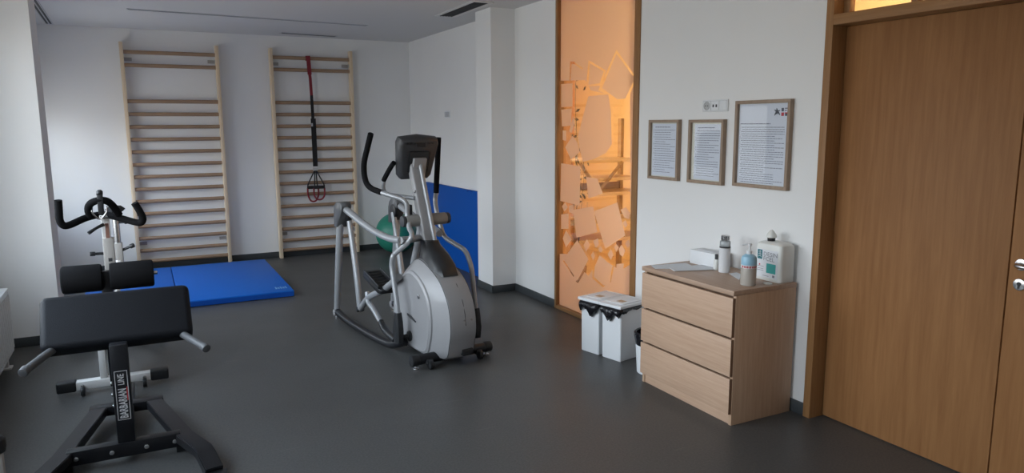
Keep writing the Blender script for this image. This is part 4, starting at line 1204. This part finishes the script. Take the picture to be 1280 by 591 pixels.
# pivot sleeve
pv = part('pivot_sleeve', 'pivot_grey', lambda b: cyl(b, (-.150, .405, .988), (.185, .405, .988), .045, n=28, bev=.006))
for s in (-1, 1):
    part('end_cap', 'dark_plastic', lambda b: cyl(b, (.0175 + s * .166, .405, .988), (.0175 + s * .197, .405, .988), .042, n=24, bev=.008), parent=pv)
part('cross_tube', 'silver_dark', lambda b: tube(b, [(-.24, .30, .868), (-.14, .34, .862), (-.05, .37, .862), (.08, .40, .862)], .026, 14, 5))
part('rear_mast_stay', 'silver_dark', lambda b: tube(b, [(0, .60, .62), (0, .47, .90), (0, .46, 1.05)], .026, 12, 4))
part('pivot_joint', 'black_plastic', lambda b: (box(b, (-.10, .47, .98), (-.055, .53, 1.10), .010)))
# moving handles, both sides
for s in (-1, 1):
    if s > 0:
        top = part('swing_handle', 'silver_dark', lambda b: tube(b, [(.280, .730, 1.165), (.277, .748, 1.09), (.262, .70, 1.01), (.262, .64, .89)], .0185, 14, 6))
        part('grip', 'foam', lambda b: tube(b, [(.280, .735, 1.15), (.281, .725, 1.25), (.281, .70, 1.42), (.28, .677, 1.59)], .022, 14, 6), parent=top, label='black foam grip')
        low = part('swing_arm', 'silver_dark', lambda b: tube(b, [(.262, .64, .90), (.270, .585, .815), (.278, .43, .775), (.282, .29, .745), (.282, .22, .68), (.282, .18, .59), (.282, .15, .42), (.282, .12, .27)], .0185, 14, 6))
    else:
      top = part('swing_handle', 'silver_dark', lambda b: tube(b, [(s * .145, .34, .93), (s * .135, .39, 1.00), (s * .132, .405, 1.05), (s * .135, .40, 1.11), (s * .16, .43, 1.150), (s * .215, .495, 1.174), (s * .26, .575, 1.195)], .0185, 14, 6))
      part('grip', 'foam', lambda b: tube(b, [(s * .258, .565, 1.194), (s * .270, .62, 1.203), (s * .285, .70, 1.218), (s * .286, .785, 1.25), (s * .285, .830, 1.315), (s * .284, .825, 1.41), (s * .28, .76, 1.52), (s * .278, .69, 1.625)], .022, 14, 6), parent=top, label='black foam grip')
      low = part('swing_arm', 'silver_dark', lambda b: tube(b, [(s * .145, .34, .94), (s * .165, .265, .905), (s * .19, .275, .855), (s * .235, .39, .765), (s * .258, .40, .735), (s * .262, .415, .665), (s * .262, .39, .56), (s * .262, .345, .40), (s * .262, .325, .285)], .0185, 14, 6))
    jt = -.20 if s > 0 else 0.0
    part('joint_boot', 'black_plastic', lambda b: loft(b, [[Vector((s * (.262 if s < 0 else .282) + x * w, tc + jt + y * d, z)) for x, y in ((-1, -.7), (-.7, -1), (.7, -1), (1, -.7), (1, .7), (.7, 1), (-.7, 1), (-1, .7))] for w, d, tc, z in ((.022, .022, .33, .33), (.026, .035, .33, .26), (.028, .050, .335, .19), (.024, .045, .34, .105))]), parent=low, angle=50)
    fx = part('fixed_handle', 'silver_dark', lambda b: tube(b, [(s * .05, .44, 1.15), (s * .10, .62, 1.155), (s * .145, .74, 1.165), (s * .16, .765, 1.21), (s * .158, .755, 1.275)], .016, 12, 6))
    part('grip', 'foam', lambda b: tube(b, [(s * .158, .757, 1.27), (s * .155, .70, 1.32), (s * .15, .62, 1.385), (s * .145, .585, 1.41)], .019, 12, 5), parent=fx, label='black foam grip')
    # fixed rear frame
    rf = part('rear_leg', 'silver_dark', lambda b: tube(b, [(s * .262, 1.45, .97), (s * .266, 1.51, .66), (s * .268, 1.58, .30), (s * .27, 1.62, .075)], [.030, .030, .028, .027], 16, 5))
    part('leg_collar', 'silver', lambda b: (cyl(b, (s * .27 - .032, 1.62, .055), (s * .27 + .032, 1.62, .055), .030, n=18, bev=.004)), parent=rf)
    ub = part('upper_rail', 'silver_dark', lambda b: tube(b, [(s * .248, 1.40, 1.0), (s * .242, 1.20, .955), (s * .24, 1.03, .918), (s * .24, .76, .876)] + ([(s * .24, .50, .858), (s * .235, .30, .868)] if s < 0 else [(.215, .62, .862), (.17, .48, .860)]), [.029, .029, .028, .027, .026, .026], 16, 6))
    hub = part('hub_cap', 'hub_plastic', lambda b: loft(b, [[Vector((s * .250 + x * .050, tc + y * d, z)) for x, y in ((-1, -.8), (-.8, -1), (.8, -1), (1, -.8), (1, .8), (.8, 1), (-.8, 1), (-1, .8))] for d, tc, z in ((.036, 1.495, .835), (.060, 1.47, .90), (.085, 1.445, .97), (.082, 1.425, 1.02), (.045, 1.41, 1.05))]), angle=50)
    part('link_cover', 'black_plastic', lambda b: cyl(b, (s * .195, 1.415, .945), (s * .235, 1.415, .945), .060, n=24, bev=.008), parent=hub)
    lk = part('suspension_link', 'silver_dark', lambda b: tube(b, [(s * .205, 1.42, .93), (s * .205, 1.35, .70), (s * .205, 1.27, .38), (s * .205, 1.235, .16)], [.023, .025, .026, .026], 16, 5))
    part('lower_joint', 'black_plastic', lambda b: cyl(b, (s * .205 - .03, 1.235, .155), (s * .205 + .03, 1.235, .155), .022, n=18, bev=.004), parent=lk)
    br = part('base_rail', 'black_metal', lambda b: tube(b, [(s * .27, 1.62, .062), (s * .272, 1.46, .045), (s * .272, 1.18, .034), (s * .268, .80, .034), (s * .258, .52, .045), (s * .25, .40, .075), (s * .21, .33, .10)], .032, 16, 6))
    # pedal arm and foot pedal; the cranks stand opposite
    dz = 0.0 if s < 0 else -.16
    pa = part('pedal_arm', 'silver_dark', lambda b: (tube(b, [(s * .205, 1.235, .155), (s * .205, 1.02, .300 + dz * .5), (s * .205, .72, .42 + dz * .8), (s * .205, .42, .575 + dz)], .026, 14, 5),
                                                     tube(b, [(s * .205, 1.06, .335 + dz * .4), (s * .215, 1.015, .262 + dz * .4), (s * .225, .90, .235 + dz * .3), (s * .24, .69, .158)], .021, 12, 5)))
    part('rod_end', 'black_plastic', lambda b: tube(b, [(s * .237, .72, .17), (s * .245, .62, .125), (s * .255, .40, .10)], [.024, .026, .028], 12, 4), parent=pa)
    def pedal(b):
        P_ = Matrix.Translation((s * .195, .83, .47 + dz)) @ Matrix.Rotation(math.radians(15), 4, 'X')
        loft(b, [[P_ @ Vector((x * g, y * g, z)) for x, y in ((-.075, -.16), (-.055, -.185), (.055, -.185), (.075, -.16), (.078, .14), (.055, .175), (-.055, .175), (-.078, .14))] for z, g in ((-.035, .86), (-.02, .97), (.010, 1.0), (.014, .98))])
        for k in range(7):
            box(b, (-.062, -.15 + k * .047, .012), (.062, -.135 + k * .047, .019), .002, 1, P_)
        box(b, (.066, -.16, .010), (.077, .14, .045), .004, 2, P_)
        box(b, (-.077, -.16, .010), (-.066, .14, .045), .004, 2, P_)
    part('foot_pedal', 'black_plastic', pedal, angle=50)
    cr = part('crank', 'black_plastic', lambda b: (cyl(b, (s * .168, .33, .14), (s * .185, .33, .14), .040, n=24, bev=.006), tube(b, [(s * .18, .33, .14), (s * .235, .36, .13)], .018, 10, 1)))
# front stabiliser
st = part('front_stabilizer', 'black_metal', lambda b: cyl(b, (-.27, 0, .062), (.27, 0, .062), .037, n=28, bev=.004))
for s in (-1, 1):
    part('end_cap', 'black_plastic', lambda b: cyl(b, (s * .265, 0, .062), (s * .325, 0, .062), .040, n=28, bev=.006), parent=st)
    part('transport_wheel', 'black_plastic', lambda b: (cyl(b, (s * .20 - .016, -.062, .032), (s * .20 + .016, -.062, .032), .032, n=20, bev=.005), box(b, (s * .20 - .024, -.06, .03), (s * .20 + .024, 0, .065), .005)), parent=st)
    part('levelling_foot', 'chrome', lambda b: (cyl(b, (s * .285, 0, .0), (s * .285, 0, .008), .024, n=18, bev=.002), cyl(b, (s * .285, 0, .006), (s * .285, 0, .03), .008, n=10)), parent=st)
part('label_strip', 'silver', lambda b: box(b, (-.10, -.039, .056), (.02, -.0355, .074), .001, 1), parent=st)
part('floor_beam', 'black_metal', lambda b: box(b, (-.05, .0, .03), (.05, .60, .075), .006))
for s in (-1, 1):
    part('levelling_foot', 'chrome', lambda b: cyl(b, (s * .27, 1.62, .0), (s * .27, 1.62, .03), .022, n=18, bev=.002))

# ------------------------------------------------------------------ light
w = bpy.data.worlds.new('sky')
sc.world = w
w.use_nodes = True
nt = w.node_tree
bg = nt.nodes['Background']
tc = nt.nodes.new('ShaderNodeTexCoord')
sx = nt.nodes.new('ShaderNodeSeparateXYZ')
rp = nt.nodes.new('ShaderNodeValToRGB')
mr = nt.nodes.new('ShaderNodeMapRange')
mr.inputs['From Min'].default_value = -1.0
mr.inputs['From Max'].default_value = 1.0
el = rp.color_ramp.elements
el[0].position = 0.0
el[0].color = (0.270, 0.262, 0.250, 1)      # ground
el[1].position = 1.0
el[1].color = (0.60, 0.79, 1.0, 1)          # zenith
e = el.new(0.49); e.color = (0.33, 0.325, 0.315, 1)
e = el.new(0.53); e.color = (0.56, 0.565, 0.57, 1)   # hazy skyline
e = el.new(0.62); e.color = (0.85, 0.92, 1.0, 1)
nt.links.new(tc.outputs['Generated'], sx.inputs[0])
nt.links.new(sx.outputs['Z'], mr.inputs['Value'])
nt.links.new(mr.outputs['Result'], rp.inputs['Fac'])
nt.links.new(rp.outputs['Color'], bg.inputs['Color'])
bg.inputs['Strength'].default_value = SKY
for (a, b), HEAD in zip(wins, HEADS):
    l = bpy.data.lights.new('window_portal', 'AREA')
    l.shape = 'RECTANGLE'
    l.size = b - a
    l.size_y = HEAD - SILL
    l.cycles.is_portal = True
    o = bpy.data.objects.new('window_portal', l)
    o.matrix_world = Matrix.Translation((XL - 0.21, (a + b) / 2, (SILL + HEAD) / 2)) @ basis((0, 0, 0), (0, 1, 0), (0, 0, 1)) @ Matrix.Rotation(PI, 4, 'Y')
    link(o)

# ------------------------------------------------------------------ camera
cam = bpy.data.cameras.new('camera')
cam.sensor_fit = 'HORIZONTAL'
cam.sensor_width = 36.0
cam.lens = 36.0 * 899.66 / 1280
cam.clip_start = 0.02
co = bpy.data.objects.new('camera', cam)
R_ = Vector((0.89031934, -0.45530998, -0.0049296))
U_ = Vector((0.07404121, 0.13408204, 0.98820034))
F_ = Vector((0.4492765, 0.88017886, -0.15308754))
mw = Matrix.Identity(4)
for i in range(3):
    mw[i][0], mw[i][1], mw[i][2] = R_[i], U_[i], -F_[i]
mw[0][3], mw[1][3], mw[2][3] = -3.3313, -0.2398, 1.6852
co.matrix_world = mw
link(co)
sc.camera = co

sc.view_settings.view_transform = 'Standard'
sc.view_settings.look = 'None'
sc.view_settings.exposure = 0.0
sc.view_settings.gamma = 1.0
sc.view_settings.use_curve_mapping = False
sc.cycles.use_denoising = True
sc.cycles.max_bounces = 10
sc.cycles.diffuse_bounces = 6
sc.cycles.transparent_max_bounces = 12
sc.cycles.sample_clamp_indirect = 6.0
